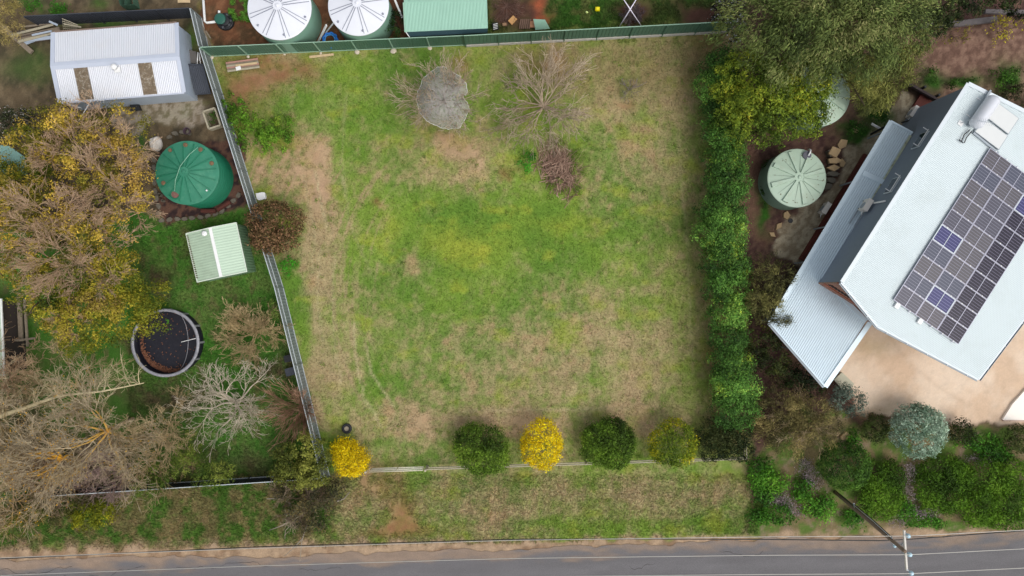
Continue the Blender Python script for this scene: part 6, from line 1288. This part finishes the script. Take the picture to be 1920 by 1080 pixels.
# the long pale limb and pale trunks
r = np.random.default_rng(5); rt = [o for o in bpy.data.objects if o.name == 'bare_tree.004'][0]
pts = np.array([[list(P(-30, 790, 3.2)), list(P(60, 760, 3.6)), list(P(110, 742, 3.8)), list(P(190, 734, 4.0)), list(P(270, 718, 4.2))]]); lv = [(pts, np.array([[.2, .13, .09, .06, .03]]))]
seg = pts[0]; q = np.concatenate([seg[i]+(seg[i+1]-seg[i])*r.random((7, 1)) for i in range(4)]); dq = r.normal(0, .5, (28, 3)); dq[:, 1] = np.abs(dq[:, 1])+.3; dq /= np.linalg.norm(dq, axis=1)[:, None]
lv += grow(q, dq, r.uniform(.9, 1.9, 28), np.full(28, .035), r, [(4, (.3, 1), .5, .6, .6), (3, (.2, 1), .5, .6, .6)], 5, .16)
v, f, c = tubes(lv, lambda li, q, r: pick([(170, 156, 120), (190, 178, 142)], q[:, 0], q[:, 1], r), r, 8); part('long_limb', npmesh('long_limb', v, f, M_TWIG, c), rt)
# green shrubs by the black fence
CG = [(40, 56, 18), (66, 84, 26), (92, 106, 38), (118, 124, 54)]
leafy('juniper_bush', 'green feathery bush overhanging the black fence, left one', 'shrub', (290, 900), [(285, 905, 1.5, 1.3, .9, .9), (300, 885, 1.6, 1.2, 1.0, .9)], CG, 380, .18, .16, seed=200, lump=.3)
leafy('juniper_bush', 'olive green feathery bush overhanging the black fence, right one', 'shrub', (365, 872), [(360, 870, 1.7, 1.5, 1.1, 1.0), (395, 885, 1.7, 1.4, 1.0, 1.0), (350, 840, 1.5, 1.0, 1.2, .9)], CG, 380, .18, .16, seed=201, lump=.3)
leafy('olive_shrub', 'dense olive green bush growing over the lower corner of the left fence', 'shrub', (572, 850), [(566, 862, 1.8, 1.9, 1.9, 1.6), (545, 880, 1.5, 1.2, 1.2, 1.2), (590, 885, 1.6, 1.2, 1.0, 1.2)], [(44, 52, 20), (74, 82, 30), (104, 108, 44), (130, 130, 58)], 420, .15, .4, seed=202, lump=.18)
leafy('roadside_bush', 'yellow green bush on the verge below the black fence', 'shrub', (180, 955), [(165, 965, 1.0, 1.3, 1.0, .8), (190, 960, 1.0, .9, 1.1, .8)], [(54, 66, 14), (92, 98, 18), (136, 130, 24)], 420, .14, .4, seed=203)
leafy('roadside_bush', 'dark olive bush on the verge in the lower left, beside the yellow green one', 'shrub', (90, 950), [(110, 955, 1.1, 1.4, 1.0, .9), (60, 960, 1.1, 1.6, 1.0, .9), (20, 985, 1.0, 1.4, 1.0, .8)], [(34, 40, 16), (60, 64, 24), (86, 86, 32), (104, 108, 24)], 380, .17, .2, seed=204, lump=.3)
mr_ = leafy('tangled_bush', 'dark tangled half dead bush on the verge below the olive bush', 'shrub', (575, 930), [(560, 930, 1.1, 1.6, 1.2, 1.0), (590, 950, 1.1, 1.4, 1.2, 1.0), (545, 905, 1.0, 1.2, .9, .9), (620, 920, 1.0, 1.1, .9, .8), (585, 985, .9, .9, .9, .7)], [(30, 32, 22), (54, 54, 36), (80, 76, 52), (104, 90, 50), (90, 104, 92)], 230, .16, .3, seed=205, lump=.4, clump=.3)
bare('x', None, None, (572, 935), 1.5, 12, .035, 1.4, LV3, [(96, 78, 62), (132, 114, 94), (170, 154, 130)], 206, root=mr_, partname='bare_twigs', up=-.02)
for i, (pts, w_) in enumerate((([(575, 985), (567, 1010), (548, 1030), (533, 1043)], .05), ([(573, 990), (566, 1015), (562, 1053)], .035), ([(560, 968), (530, 985), (505, 994)], .05), ([(545, 985), (535, 995), (534, 1010)], .03), ([(632, 940), (645, 935), (656, 922)], .06), ([(500, 935), (530, 935), (545, 945)], .04))):
    MB().tube([P(x, y, 1.4-.3*k) for k, (x, y) in enumerate(pts)], [w_*(1-.2*k) for k in range(len(pts))], 6).build('dead_branch', M_BARKG, mr_, True)
# heaps of twigs behind the green fence
bare('twig_heap', 'brown heap of prunings behind the fence, right of the mint shed', 'stick pile', (950, 12), .9, 30, .02, 2.2, [(4, (.3, 1), .6, .6, .6), (3, (.3, 1), .6, .6, .6)], [(98, 74, 66), (128, 104, 92)], 210, up=-.1)
bare('bare_shrub', 'dark leafless shrub under the crossed white poles', 'shrub', (1184, 32), .55, 16, .02, 1.4, LV3, [(84, 72, 76), (116, 104, 104), (140, 128, 120)], 211)
for nm in ('timber_slat',):
    pass
r = np.random.default_rng(77); wbl = []
for i in range(420):
    x, y = r.uniform(480, 1310), r.uniform(100, 1000)
    if x < 420+(y-105)*.285 or 870 < y < 890: continue
    s = r.uniform(.06, .2); wbl.append((tuple(P(x, y, .03)), (s, s, .09)))
v, f, c = leaf_arrays(wbl, 420, .09, .35, [(52, 78, 28), (82, 112, 38), (120, 132, 60), (150, 136, 96)], r, clump=.1, per=8, patch=.3, seed=4, zlow=0)
tag(reg(bpy.data.objects.new('lawn_weeds', npmesh('lawn_weeds', v, f, M_LEAF, c))), 'small broadleaf weeds and tussocks scattered through the mown grass', 'weeds', kind='stuff')
print('tris in foliage', BUDGET[0])
